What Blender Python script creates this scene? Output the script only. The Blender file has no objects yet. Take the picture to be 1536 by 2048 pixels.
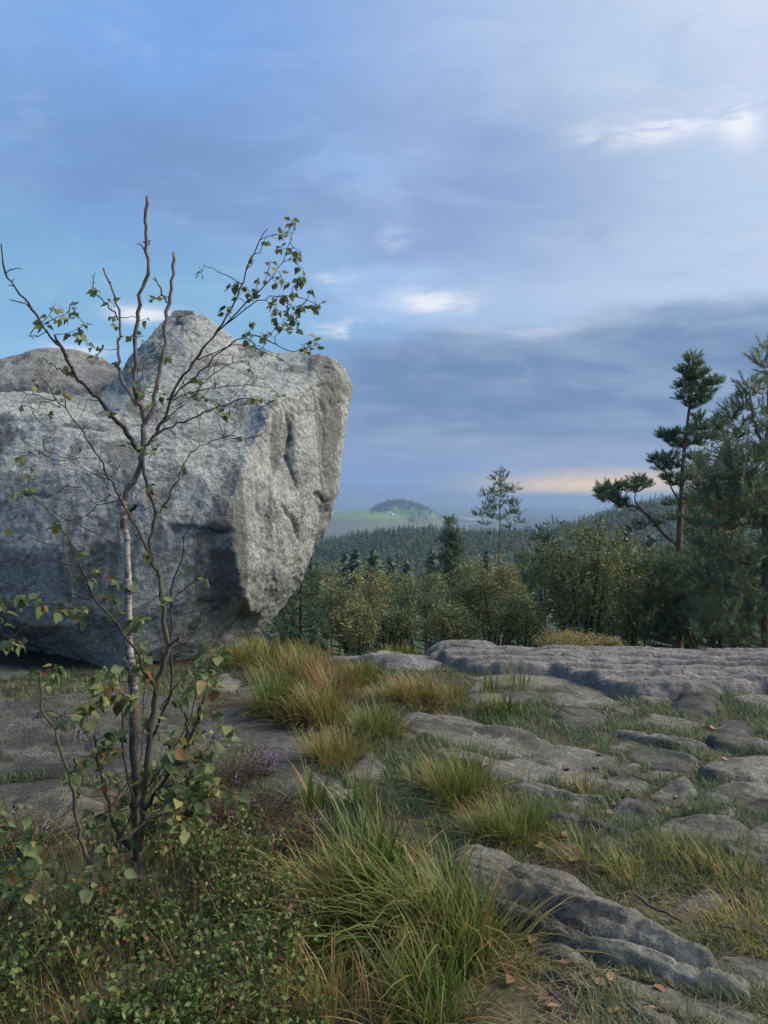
import bpy, math, random
import numpy as np
from mathutils import Vector, geometry
random.seed(7)
rng = np.random.default_rng(11)
SC = bpy.context.scene
COL = SC.collection
R = math.radians

# ------------------------------------------------------------------ camera
CAMZ = 1.6
FPX = 1536.0                       # focal length in photo pixels (photo 1536 x 2048)
PITCH = math.atan(29 / FPX)        # horizon lies 29 px above the picture centre
cam_d = bpy.data.cameras.new('camera')
cam_d.sensor_fit = 'HORIZONTAL'; cam_d.sensor_width = 36.0; cam_d.lens = 36.0 * FPX / 1536.0
cam_d.clip_start = 0.05; cam_d.clip_end = 200000
cam = bpy.data.objects.new('camera', cam_d); COL.objects.link(cam)
cam.location = (0, 0, CAMZ); cam.rotation_euler = (math.pi / 2 - PITCH, 0, 0)
SC.camera = cam

# ------------------------------------------------------------------ exposure
vs = SC.view_settings
vs.view_transform = 'Standard'; vs.look = 'None'; vs.gamma = 1.0; vs.use_curve_mapping = False
vs.exposure = 1.1
SC.render.film_transparent = False
try:
    SC.cycles.use_denoising = True
    SC.cycles.max_bounces = 6; SC.cycles.diffuse_bounces = 3; SC.cycles.glossy_bounces = 2
    SC.cycles.transmission_bounces = 3; SC.cycles.volume_bounces = 1; SC.cycles.transparent_max_bounces = 4
    SC.cycles.caustics_reflective = False; SC.cycles.caustics_refractive = False
    SC.cycles.sample_clamp_indirect = 4
except Exception:
    pass

def lin(r, g, b):
    def c(x):
        x /= 255.0
        return x / 12.92 if x <= 0.04045 else ((x + 0.055) / 1.055) ** 2.4
    return (c(r), c(g), c(b))

# ------------------------------------------------------------------ node expression helper
class E:
    """a shader socket with arithmetic"""
    def __init__(s, nt, sock): s.nt, s.s = nt, sock
    def _m(s, op, *o):
        n = s.nt.nodes.new('ShaderNodeMath'); n.operation = op
        for i, x in enumerate((s,) + o):
            if isinstance(x, E): s.nt.links.new(x.s, n.inputs[i])
            else: n.inputs[i].default_value = x
        return E(s.nt, n.outputs[0])
    def __add__(s, o): return s._m('ADD', o)
    __radd__ = __add__
    def __mul__(s, o): return s._m('MULTIPLY', o)
    __rmul__ = __mul__
    def __sub__(s, o): return s._m('SUBTRACT', o)
    def __rsub__(s, o): return (s * -1.0) + o
    def __truediv__(s, o): return s._m('DIVIDE', o)
    def pw(s, o): return s._m('POWER', o)
    def exp(s): return s._m('EXPONENT')
    def mx(s, o): return s._m('MAXIMUM', o)
    def mn(s, o): return s._m('MINIMUM', o)
    def absv(s): return s._m('ABSOLUTE')
    def sstep(s, a, b, lo=0.0, hi=1.0):
        n = s.nt.nodes.new('ShaderNodeMapRange'); n.interpolation_type = 'SMOOTHSTEP'
        s.nt.links.new(s.s, n.inputs[0])
        for i, x in zip((1, 2, 3, 4), (a, b, lo, hi)):
            n.inputs[i].default_value = x
        return E(s.nt, n.outputs[0])

def mixc(nt, f, a, b, blend='MIX'):
    n = nt.nodes.new('ShaderNodeMix'); n.data_type = 'RGBA'; n.blend_type = blend
    def put(x, sock):
        if isinstance(x, E): nt.links.new(x.s, sock)
        elif hasattr(x, 'is_linked'): nt.links.new(x, sock)
        elif isinstance(x, (int, float)): sock.default_value = x
        else: sock.default_value = (x[0], x[1], x[2], 1.0)
    put(f, n.inputs[0]); put(a, n.inputs[6]); put(b, n.inputs[7])
    return n.outputs[2]

def noise(nt, vec, scale, detail=4, rough=0.55, dist=0.0, dims='3D'):
    n = nt.nodes.new('ShaderNodeTexNoise'); n.noise_dimensions = dims
    n.inputs['Scale'].default_value = scale; n.inputs['Detail'].default_value = detail
    n.inputs['Roughness'].default_value = rough; n.inputs['Distortion'].default_value = dist
    if vec is not None: nt.links.new(vec, n.inputs['Vector'])
    return E(nt, n.outputs['Fac'])

def mapping(nt, vec, scale=(1, 1, 1), loc=(0, 0, 0), rot=(0, 0, 0)):
    n = nt.nodes.new('ShaderNodeMapping')
    n.inputs['Scale'].default_value = scale; n.inputs['Location'].default_value = loc; n.inputs['Rotation'].default_value = rot
    nt.links.new(vec, n.inputs['Vector'])
    return n.outputs[0]

# ------------------------------------------------------------------ sky and sun
SUN_AZ, SUN_EL = R(83), R(40)      # azimuth measured to the right of the view direction
w = bpy.data.worlds.new('World'); SC.world = w; w.use_nodes = True
nt = w.node_tree; nt.nodes.clear()
tc = nt.nodes.new('ShaderNodeTexCoord')
sep = nt.nodes.new('ShaderNodeSeparateXYZ'); nt.links.new(tc.outputs['Generated'], sep.inputs[0])
dx, dy, dz = (E(nt, sep.outputs[i]) for i in range(3))
az = dx._m('ARCTAN2', dy)
el = dz._m('ARCSINE')
# drifting cloud layer: direction projected on a plane overhead
zz = dz.absv() + 0.22
cmb = nt.nodes.new('ShaderNodeCombineXYZ')
nt.links.new((dx / zz).s, cmb.inputs[0]); nt.links.new((dy / zz).s, cmb.inputs[1]); nt.links.new((dz * 0.6).s, cmb.inputs[2])
n_big = noise(nt, mapping(nt, cmb.outputs[0], (0.75, 1.05, 1.0), (3.1, 1.7, 0.4), (0, 0, 0.35)), 1.0, 5, 0.5, 0.4)
n_mid = noise(nt, mapping(nt, cmb.outputs[0], (1.6, 2.6, 1.0), (1.1, 5.2, 2.0), (0, 0, 0.2)), 1.3, 6, 0.55, 0.5)
cmb2 = nt.nodes.new('ShaderNodeCombineXYZ')
nt.links.new(az.s, cmb2.inputs[0]); nt.links.new((el * 3.0).s, cmb2.inputs[1])
n_fine = noise(nt, cmb2.outputs[0], 9.0, 6, 0.6, 0.6)
n_edge = noise(nt, cmb2.outputs[0], 4.5, 6, 0.6, 0.3)
def blob(px, py, wpx, hpx, wob=0.0, tilt=0.0):
    a0 = math.atan((px - 768) / FPX); e0 = math.atan((995 - py) / FPX * math.cos(a0))
    u = (az - a0); v = (el - e0) - (n_edge - 0.5) * wob - u * tilt
    u = u / (wpx / FPX); v = v / (hpx / FPX)
    return (u * u + v * v).__mul__(-1.0).exp()
base = (E(nt, mixc(nt, n_big.sstep(0.36, 0.66), lin(114, 154, 208), lin(138, 172, 218))).s)
# clear sky seen where the cloud sheet thins: Nishita
sky = nt.nodes.new('ShaderNodeTexSky'); sky.sky_type = 'NISHITA'; sky.sun_disc = False
sky.sun_elevation = SUN_EL; sky.sun_rotation = SUN_AZ; sky.altitude = 150; sky.air_density = 1.0; sky.dust_density = 0.6; sky.ozone_density = 2.0
BG = 0.1
def up(c): return tuple(x / BG for x in c)
def scl(sock, k):
    return mixc(nt, 1.0, sock, (k, k, k), 'MULTIPLY')
col = scl(base, 1.0 / BG)
# light part of the cloud sheet towards the veiled sun at the upper right
sx, sy, sz = math.sin(R(40)) * math.cos(R(30)), math.cos(R(40)) * math.cos(R(30)), math.sin(R(30))
dsun = (dx * sx + dy * sy + dz * sz)
wl = dsun.sstep(0.66, 1.06) * (n_mid * 1.3 + 0.22)
col = mixc(nt, wl.mn(0.9), col, up(lin(206, 218, 237)))
# thinner, bluer part upper left
col = mixc(nt, blob(330, 130, 420, 190, 0.15) * 0.75, col, up(lin(122, 164, 226)))
# deep grey roll across the left
col = mixc(nt, blob(380, 350, 620, 110, 0.12) * n_mid.sstep(0.3, 0.6) * 0.85, col, up(lin(108, 143, 190)))
col = mixc(nt, blob(900, 400, 430, 190, 0.2) * n_mid.sstep(0.3, 0.6) * 0.75, col, up(lin(132, 157, 200)))
# opening of clear sky low on the left
gap = blob(40, 610, 640, 118, 0.1, -0.02) * n_edge.sstep(0.24, 0.5)
col = mixc(nt, (gap * 1.6).mn(0.97), col, mixc(nt, 0.55, scl(sky.outputs[0], 0.62), up(lin(146, 206, 252))))
gap2 = blob(800, 600, 170, 46, 0.1) * n_edge.sstep(0.35, 0.6)
col = mixc(nt, gap2 * 0.8, col, up(lin(168, 200, 238)))
col = mixc(nt, blob(1250, 590, 700, 60, 0.06) * 0.4, col, up(lin(182, 200, 228)))
# cloud bank above the horizon
edge = (el - 0.212) - (n_edge - 0.5) * 0.07 - (n_fine - 0.5) * 0.025 - (az - 0.1) * 0.05
bank = edge.sstep(0.014, -0.022) * az.sstep(-0.16, 0.0) * az.sstep(2.4, 1.4)
bankc = mixc(nt, n_mid.sstep(0.35, 0.7), lin(110, 138, 174), lin(134, 158, 192))
col = mixc(nt, bank * 0.93, col, scl(bankc, 1 / BG))
bank_l = el.sstep(0.26, 0.1) * az.sstep(-0.06, -0.4) * 0.35
col = mixc(nt, bank_l, col, up(lin(150, 200, 240)))
col = mixc(nt, blob(1200, 905, 700, 45, 0.05) * 0.55, col, up(lin(158, 176, 208)))
col = mixc(nt, blob(760, 960, 420, 40, 0.03) * 0.6, col, up(lin(128, 162, 208)))
# low evening light under the cloud bank
col = mixc(nt, blob(1195, 970, 200, 25, 0.03) * 0.86 * n_fine.sstep(0.1, 0.5), col, up(lin(255, 224, 176)))
# small bright cloud fragments
for (px, py, wp, hp, k) in ((715, 660, 62, 13, 1.0), (665, 553, 40, 14, 0.5), (865, 606, 75, 20, 0.8), (290, 634, 55, 15, 0.8), (1290, 268, 110, 24, 0.85), (1475, 240, 34, 40, 0.85), (785, 480, 26, 14, 0.3), (150, 700, 50, 10, 0.6), (1050, 660, 160, 16, 0.25)):
    b = blob(px, py, wp, hp, 0.05) * n_fine.sstep(0.36, 0.62) * (k * 1.5)
    col = mixc(nt, b.mn(k), col, up(lin(236, 238, 246)))
n_str = noise(nt, mapping(nt, cmb2.outputs[0], (1.0, 1.0, 1.0), (3, 8, 1), (0, 0, 0.12)), 6.5, 7, 0.62, 0.9)
col = mixc(nt, n_str.sstep(0.5, 0.72) * el.sstep(0.02, 0.14) * 0.13, col, up(lin(190, 210, 236)))
col = mixc(nt, n_str.sstep(0.5, 0.3) * el.sstep(0.02, 0.14) * 0.14, col, up(lin(104, 142, 190)))
bg = nt.nodes.new('ShaderNodeBackground'); bg.inputs['Strength'].default_value = BG / 1.98   # exposure 1.1
nt.links.new(col, bg.inputs['Color'])
wo = nt.nodes.new('ShaderNodeOutputWorld'); nt.links.new(bg.outputs[0], wo.inputs['Surface'])
w.cycles.sampling_method = 'MANUAL'; w.cycles.sample_map_resolution = 512

sun_d = bpy.data.lights.new('sun', 'SUN'); sun_d.energy = 2.75; sun_d.angle = R(40); sun_d.color = (1.0, 0.90, 0.76)
sun = bpy.data.objects.new('sun', sun_d); COL.objects.link(sun)
sd = Vector((math.sin(SUN_AZ) * math.cos(SUN_EL), math.cos(SUN_AZ) * math.cos(SUN_EL), math.sin(SUN_EL)))
sun.rotation_euler = (-sd).to_track_quat('-Z', 'Y').to_euler()
sun.location = (20, 10, 30)

# ------------------------------------------------------------------ geometry helpers
def _dir(px, py):
    xc = (np.asarray(px, float) - 768) / FPX; zc = -(np.asarray(py, float) - 1024) / FPX
    c, s = math.cos(PITCH), math.sin(PITCH)
    return xc, c + zc * s, -s + zc * c
def at(px, py, Y):
    """the point that the photo shows at (px, py), at distance Y in front of the camera"""
    x, y, z = _dir(px, py); t = np.asarray(Y, float) / y
    return np.stack([x * t, y * t, CAMZ + z * t], -1)
def ground_at(px, py, z=0.0):
    x, y, d = _dir(px, py); t = (z - CAMZ) / d
    return np.stack([x * t, y * t, np.full_like(t, z) if np.ndim(t) else z], -1)

def _hash(ix, iy, iz, seed):
    h = (ix * 374761393 + iy * 668265263 + iz * 2147483647 + seed * 1274126177) & 0xFFFFFFFF
    h = ((h ^ (h >> 13)) * 1274126177) & 0xFFFFFFFF
    h = ((h ^ (h >> 16)) * 2246822519) & 0xFFFFFFFF
    return ((h ^ (h >> 15)) & 0xFFFFFF) / float(0xFFFFFF)
def vnoise(P, seed=0):
    """smooth value noise in -1..1 at points P (N,3)"""
    P = np.asarray(P, float); I = np.floor(P).astype(np.int64); Fr = P - I
    U = Fr * Fr * Fr * (Fr * (Fr * 6 - 15) + 10)
    out = 0.0
    for a in (0, 1):
        wx = U[:, 0] if a else 1 - U[:, 0]
        for b in (0, 1):
            wy = U[:, 1] if b else 1 - U[:, 1]
            for c in (0, 1):
                wz = U[:, 2] if c else 1 - U[:, 2]
                out = out + wx * wy * wz * _hash(I[:, 0] + a, I[:, 1] + b, I[:, 2] + c, seed)
    return out * 2 - 1
def fbm(P, octaves=4, seed=0, gain=0.5, lac=2.03, ridged=False):
    P = np.asarray(P, float); s = np.zeros(len(P)); amp = 1.0; tot = 0
    for o in range(octaves):
        n = vnoise(P * lac ** o + 17.3 * o, seed + o)
        if ridged: n = 1 - 2 * np.abs(n)
        s += amp * n; tot += amp; amp *= gain
    return s / tot
def fbm2(x, y, sx, sy, octaves=4, seed=0, **k):
    sh = np.shape(x)
    P = np.stack([np.ravel(x) * sx, np.ravel(y) * sy, np.full(np.size(x), 0.37 + seed)], -1)
    return fbm(P, octaves, seed, **k).reshape(sh)

def make_mesh(name, V, faces, mat=None, attrs=None, smooth=False):
    """faces: one index array (N,3)/(N,4) or a list of them; attrs: name -> per-vertex float array"""
    V = np.asarray(V, np.float32)
    if not isinstance(faces, (list, tuple)): faces = [faces]
    faces = [np.asarray(f, np.int32) for f in faces if len(f)]
    idx = np.concatenate([f.ravel() for f in faces]) if faces else np.zeros(0, np.int32)
    tot = np.concatenate([np.full(len(f), f.shape[1], np.int32) for f in faces]) if faces else np.zeros(0, np.int32)
    st = np.concatenate([[0], np.cumsum(tot)[:-1]]).astype(np.int32) if len(tot) else tot
    me = bpy.data.meshes.new(name)
    me.vertices.add(len(V)); me.vertices.foreach_set('co', V.ravel())
    me.loops.add(len(idx)); me.loops.foreach_set('vertex_index', idx)
    me.polygons.add(len(tot)); me.polygons.foreach_set('loop_start', st); me.polygons.foreach_set('loop_total', tot)
    if smooth: me.polygons.foreach_set('use_smooth', np.ones(len(tot), bool))
    for k, a in (attrs or {}).items():
        at_ = me.attributes.new(k, 'FLOAT', 'POINT'); at_.data.foreach_set('value', np.asarray(a, np.float32))
    me.update(calc_edges=True); me.validate()
    if mat: me.materials.append(mat)
    return me
def obj(name, me, parent=None, loc=None):
    o = bpy.data.objects.new(name, me); COL.objects.link(o)
    if parent: o.parent = parent
    if loc is not None: o.location = loc
    return o
def tag(o, label=None, cat=None, group=None, kind=None):
    if label: o['label'] = label
    if cat: o['category'] = cat
    if group: o['group'] = group
    if kind: o['kind'] = kind
    return o
def thing(name, label, cat, loc=(0, 0, 0), group=None):
    o = bpy.data.objects.new(name, None); COL.objects.link(o); o.location = [float(c) for c in loc]; o.empty_display_size = 0.1
    return tag(o, label, cat, group)

class MB:
    """collects pieces into one mesh"""
    def __init__(s): s.V, s.F, s.A, s.n = [], {3: [], 4: []}, {}, 0
    def add(s, V, F, **attrs):
        V = np.asarray(V, float)
        if not len(V): return
        for f in (F if isinstance(F, list) else [F]):
            f = np.asarray(f, np.int64)
            if len(f): s.F[f.shape[1]].append(f + s.n)
        for k in set(list(s.A) + list(attrs)):
            s.A.setdefault(k, [np.zeros(s.n)] if s.n else [])
            a = attrs.get(k, 0.0); s.A[k].append(np.full(len(V), a, float) if np.ndim(a) == 0 else np.asarray(a, float))
        s.V.append(V); s.n += len(V)
    def mesh(s, name, mat, origin=(0, 0, 0), smooth=False):
        if not s.V: return make_mesh(name, np.zeros((0, 3)), [], mat)
        V = np.concatenate(s.V) - np.asarray(origin, float)
        F = [np.concatenate(s.F[k]) for k in (3, 4) if s.F[k]]
        return make_mesh(name, V, F, mat, {k: np.concatenate(a) for k, a in s.A.items()}, smooth)

def smooth_path(pts, n):
    """Catmull-Rom resample of a polyline (K,3) to n points"""
    pts = np.asarray(pts, float)
    if len(pts) < 3:
        t = np.linspace(0, 1, n)[:, None]; return pts[0] * (1 - t) + pts[-1] * t
    P = np.vstack([2 * pts[0] - pts[1], pts, 2 * pts[-1] - pts[-2]])
    L = np.concatenate([[0], np.cumsum(np.linalg.norm(np.diff(pts, axis=0), axis=1))])
    s = np.linspace(0, L[-1], n); k = np.clip(np.searchsorted(L, s, 'right') - 1, 0, len(pts) - 2)
    t = ((s - L[k]) / np.maximum(L[k + 1] - L[k], 1e-9))[:, None]
    a, b, c, d = P[k], P[k + 1], P[k + 2], P[k + 3]
    return 0.5 * (2 * b + (c - a) * t + (2 * a - 5 * b + 4 * c - d) * t ** 2 + (3 * b - a - 3 * c + d) * t ** 3)
def tube(pts, rad, sides=6, cap=True):
    pts = np.asarray(pts, float); n = len(pts); rad = np.broadcast_to(np.asarray(rad, float), (n,))
    T = np.gradient(pts, axis=0); T /= np.maximum(np.linalg.norm(T, axis=1, keepdims=True), 1e-9)
    up = np.array([0.31, 0.9, 0.17]); U = np.cross(T, up); U /= np.maximum(np.linalg.norm(U, axis=1, keepdims=True), 1e-9)
    W = np.cross(T, U)
    a = np.linspace(0, 2 * np.pi, sides, endpoint=False)
    V = (pts[:, None] + rad[:, None, None] * (np.cos(a)[None, :, None] * U[:, None] + np.sin(a)[None, :, None] * W[:, None])).reshape(-1, 3)
    i = np.arange(n - 1)[:, None] * sides; j = np.arange(sides)[None]; j2 = (j + 1) % sides
    F = np.stack([i + j, i + j2, i + sides + j2, i + sides + j], -1).reshape(-1, 4)
    out = [F]
    if cap:
        V = np.vstack([V, pts[-1]]); k = len(V) - 1; b = (n - 1) * sides
        out.append(np.stack([np.full(sides, k), b + np.arange(sides), b + (np.arange(sides) + 1) % sides], -1)[:, [0, 1, 2]])
    return V, out

# ------------------------------------------------------------------ materials
def new_mat(name):
    m = bpy.data.materials.new(name); m.use_nodes = True
    t = m.node_tree; t.nodes.clear()
    o = t.nodes.new('ShaderNodeOutputMaterial'); b = t.nodes.new('ShaderNodeBsdfPrincipled')
    t.links.new(b.outputs[0], o.inputs['Surface'])
    b.inputs['Specular IOR Level'].default_value = 0.3
    return m, t, b
def coords(t):
    g = t.nodes.new('ShaderNodeNewGeometry'); return g.outputs['Position']
def ramp(t, fac, stops):
    n = t.nodes.new('ShaderNodeValToRGB'); e = n.color_ramp.elements
    while len(e) < len(stops): e.new(0.5)
    for x, (p, c) in zip(e, stops): x.position = p; x.color = (c[0], c[1], c[2], 1)
    t.links.new(fac.s if isinstance(fac, E) else fac, n.inputs[0]); return n.outputs[0]
def bump(t, b, h, strength, dist, prev=None):
    n = t.nodes.new('ShaderNodeBump'); n.inputs['Strength'].default_value = strength; n.inputs['Distance'].default_value = dist
    t.links.new(h.s, n.inputs['Height'])
    if prev is not None: t.links.new(prev, n.inputs['Normal'])
    t.links.new(n.outputs[0], b.inputs['Normal']); return n.outputs[0]
def attr(t, name):
    n = t.nodes.new('ShaderNodeAttribute'); n.attribute_name = name; return E(t, n.outputs['Fac'])

def rock_material(name, dark, mid, light, lichen, stain, fine=42.0, rough=0.9, moss=0.0):
    m, t, b = new_mat(name); p = coords(t)
    big = noise(t, p, 0.9, 5, 0.6, 0.3); med = noise(t, p, 5.5, 6, 0.62, 0.2); grain = noise(t, p, fine, 5, 0.7)
    speck = noise(t, p, fine * 3.1, 3, 0.6)
    c = ramp(t, med * 0.36 + grain * 0.64, [(0.34, dark), (0.5, mid), (0.66, light)])
    c = mixc(t, big.sstep(0.50, 0.62) * 0.38, c, tuple(x * 0.62 for x in mid))
    c = mixc(t, noise(t, mapping(t, p, loc=(2, 9, 4)), 1.3, 7, 0.7, 0.5).sstep(0.54, 0.62) * 0.45, c, (mid[0] * 1.08, mid[1] * 1.22, mid[2] * 1.02))
    # crust lichen in irregular patches, two sizes
    lw = noise(t, p, 3.1, 7, 0.68, 0.6); lw2 = noise(t, mapping(t, p, loc=(4, 2, 9)), 13.0, 5, 0.65, 0.3)
    c = mixc(t, lw.sstep(0.52, 0.66) * grain.sstep(0.34, 0.56) * 0.75, c, lichen)
    c = mixc(t, lw2.sstep(0.58, 0.68) * 0.55, c, tuple(x * 1.25 for x in lichen))
    c = mixc(t, speck.sstep(0.60, 0.72) * 0.5, c, tuple(x * 1.5 for x in light))
    c = mixc(t, speck.sstep(0.42, 0.30) * 0.6, c, tuple(x * 0.35 for x in dark))
    # dark algae streaks running down the face
    st = noise(t, mapping(t, p, (2.4, 2.4, 0.35), (1, 7, 3)), 1.0, 6, 0.6, 0.4)
    c = mixc(t, st.sstep(0.53, 0.60) * 0.62, c, stain)
    st2 = noise(t, mapping(t, p, (1, 1, 1), (8, 3, 5)), 1.6, 7, 0.65, 0.5)
    c = mixc(t, st2.sstep(0.57, 0.66) * 0.42, c, tuple(x * 1.2 for x in stain))
    if moss > 0:
        g = t.nodes.new('ShaderNodeNewGeometry'); sp = t.nodes.new('ShaderNodeSeparateXYZ'); t.links.new(g.outputs['Normal'], sp.inputs[0])
        mm = noise(t, p, 2.3, 7, 0.7, 0.4).sstep(0.50, 0.62) * moss
        c = mixc(t, mm, c, (0.10, 0.12, 0.055))
    t.links.new(c, b.inputs['Base Color']); b.inputs['Roughness'].default_value = rough
    n1 = bump(t, b, med, 0.6, 0.05); n2 = bump(t, b, grain, 1.0, 0.04, n1); bump(t, b, speck, 0.6, 0.006, n2)
    return m
M = {}
M['boulder'] = rock_material('boulder_granite', (0.14, 0.146, 0.137), (0.335, 0.345, 0.322), (0.56, 0.57, 0.53), (0.45, 0.48, 0.44), (0.075, 0.075, 0.07), fine=24)
M['hump'] = rock_material('brown_granite', (0.14, 0.135, 0.122), (0.28, 0.27, 0.245), (0.42, 0.41, 0.375), (0.37, 0.37, 0.335), (0.11, 0.104, 0.094), fine=30)
M['slab'] = rock_material('ledge_gneiss', (0.10, 0.09, 0.08), (0.21, 0.193, 0.175), (0.35, 0.325, 0.295), (0.25, 0.245, 0.24), (0.085, 0.078, 0.08), fine=26, rough=0.85)
M['rib'] = rock_material('bedrock_gneiss', (0.088, 0.08, 0.064), (0.195, 0.18, 0.148), (0.36, 0.34, 0.285), (0.33, 0.325, 0.265), (0.06, 0.056, 0.048), fine=48, moss=0.5)
M['slate'] = rock_material('bedrock_dark', (0.045, 0.043, 0.039), (0.105, 0.101, 0.091), (0.21, 0.202, 0.178), (0.20, 0.20, 0.17), (0.04, 0.039, 0.037), fine=50, moss=0.4)

def leafy(name, stops, rough=0.5, trans=0.3, tip=None, spec=0.3):
    m, t, b = new_mat(name)
    v = attr(t, 'v'); c = ramp(t, v, stops)
    if tip is not None:
        c = mixc(t, attr(t, 't').sstep(0.35, 1.0) * 0.6, c, tip)
    p = coords(t); vein = noise(t, p, 90.0, 2, 0.5)
    c = mixc(t, vein.sstep(0.35, 0.7) * 0.35, c, mixc(t, 1.0, c, (0.55, 0.6, 0.5), 'MULTIPLY'))
    t.links.new(c, b.inputs['Base Color']); b.inputs['Roughness'].default_value = rough; b.inputs['Specular IOR Level'].default_value = spec
    tr = t.nodes.new('ShaderNodeBsdfTranslucent'); t.links.new(c, tr.inputs['Color'])
    mx = t.nodes.new('ShaderNodeMixShader'); mx.inputs[0].default_value = trans
    t.links.new(b.outputs[0], mx.inputs[1]); t.links.new(tr.outputs[0], mx.inputs[2])
    o = [n for n in t.nodes if n.type == 'OUTPUT_MATERIAL'][0]; t.links.new(mx.outputs[0], o.inputs['Surface'])
    return m
M['grass'] = leafy('grass_blade', [(0.0, (0.04, 0.085, 0.018)), (0.25, (0.09, 0.155, 0.025)), (0.45, (0.18, 0.21, 0.045)), (0.62, (0.31, 0.26, 0.09)), (0.8, (0.33, 0.20, 0.075)), (1.0, (0.17, 0.075, 0.04))], 0.55, 0.35, (0.26, 0.19, 0.07))
M['turf'] = leafy('short_turf', [(0.0, (0.07, 0.115, 0.05)), (0.35, (0.15, 0.20, 0.10)), (0.6, (0.22, 0.235, 0.11)), (0.8, (0.30, 0.26, 0.15)), (1.0, (0.22, 0.14, 0.08))], 0.6, 0.3)
M['birch_leaf'] = leafy('birch_leaf', [(0.0, (0.07, 0.11, 0.045)), (0.35, (0.145, 0.185, 0.075)), (0.62, (0.26, 0.27, 0.105)), (0.76, (0.30, 0.27, 0.07)), (0.88, (0.28, 0.17, 0.06)), (1.0, (0.20, 0.09, 0.045))], 0.55, 0.4, spec=0.3)
M['berry_leaf'] = leafy('bilberry_leaf', [(0.0, (0.035, 0.065, 0.022)), (0.5, (0.095, 0.145, 0.035)), (0.8, (0.20, 0.23, 0.06)), (0.92, (0.20, 0.11, 0.05)), (1.0, (0.18, 0.045, 0.035))], 0.5, 0.3, spec=0.4)
M['needle'] = leafy('pine_needle', [(0.0, (0.055, 0.10, 0.062)), (0.5, (0.11, 0.18, 0.105)), (0.9, (0.19, 0.26, 0.14)), (1.0, (0.28, 0.14, 0.07))], 0.5, 0.3)
M['bush_leaf'] = leafy('bush_leaf', [(0.0, (0.065, 0.105, 0.045)), (0.35, (0.15, 0.185, 0.08)), (0.6, (0.27, 0.265, 0.115)), (0.8, (0.37, 0.28, 0.115)), (1.0, (0.26, 0.13, 0.055))], 0.5, 0.35, spec=0.35)
M['dry_leaf'] = leafy('fallen_leaf', [(0.0, (0.36, 0.25, 0.13)), (0.5, (0.30, 0.17, 0.085)), (0.8, (0.17, 0.075, 0.045)), (1.0, (0.48, 0.30, 0.05))], 0.7, 0.1)
M['forest'] = leafy('far_conifer', [(0.0, (0.024, 0.05, 0.032)), (0.6, (0.05, 0.09, 0.05)), (0.85, (0.085, 0.12, 0.055)), (1.0, (0.14, 0.14, 0.055))], 0.7, 0.15)

def bark_material(name, a, b_, marks=None, moss=0.0, scale=18):
    m, t, b = new_mat(name); p = coords(t)
    n = noise(t, mapping(t, p, (3, 3, 0.8)), scale, 5, 0.65); c = ramp(t, n, [(0.3, a), (0.7, b_)])
    if marks is not None:
        h = noise(t, mapping(t, p, (7, 7, 62)), 1.0, 4, 0.7, 0.3); c = mixc(t, h.sstep(0.50, 0.58) * 0.9, c, marks)
        h2 = noise(t, mapping(t, p, (10, 10, 14), (3, 1, 2)), 1.0, 3, 0.6); c = mixc(t, h2.sstep(0.58, 0.66) * 0.85, c, marks)
        c = mixc(t, noise(t, p, 5, 4, 0.6).sstep(0.5, 0.7) * 0.5, c, (0.34, 0.25, 0.18))
        spz = t.nodes.new('ShaderNodeSeparateXYZ'); t.links.new(p, spz.inputs[0]); Zb = E(t, spz.outputs[2]) + (noise(t, p, 11, 5, 0.7) - 0.5) * 0.9
        c = mixc(t, Zb.sstep(0.98, 0.66) * 0.92, c, (0.075, 0.06, 0.05)); c = mixc(t, Zb.sstep(1.48, 1.72) * 0.92, c, (0.13, 0.10, 0.085))
    if moss > 0:
        k = noise(t, p, 14, 5, 0.65); c = mixc(t, k.sstep(0.47, 0.6) * moss, c, (0.085, 0.10, 0.035))
    t.links.new(c, b.inputs['Base Color']); b.inputs['Roughness'].default_value = 0.85
    bump(t, b, n, 0.6, 0.006); return m
M['birch_bark'] = bark_material('birch_bark', (0.27, 0.22, 0.185), (0.52, 0.47, 0.42), (0.06, 0.045, 0.04))
M['twig_bark'] = bark_material('twig_bark', (0.028, 0.022, 0.022), (0.075, 0.058, 0.052), None, 0.25)
M['stem_bark'] = bark_material('stem_bark', (0.05, 0.042, 0.034), (0.13, 0.105, 0.08), None, 0.7)
M['stub_bark'] = bark_material('stub_bark', (0.10, 0.08, 0.07), (0.24, 0.19, 0.165), None, 0.1, 30)
M['pine_bark'] = bark_material('pine_bark', (0.10, 0.065, 0.048), (0.26, 0.17, 0.12), None, 0.15, 9)
M['dark_bark'] = bark_material('dark_bark', (0.028, 0.024, 0.022), (0.085, 0.072, 0.062), None, 0.2, 9)

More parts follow.
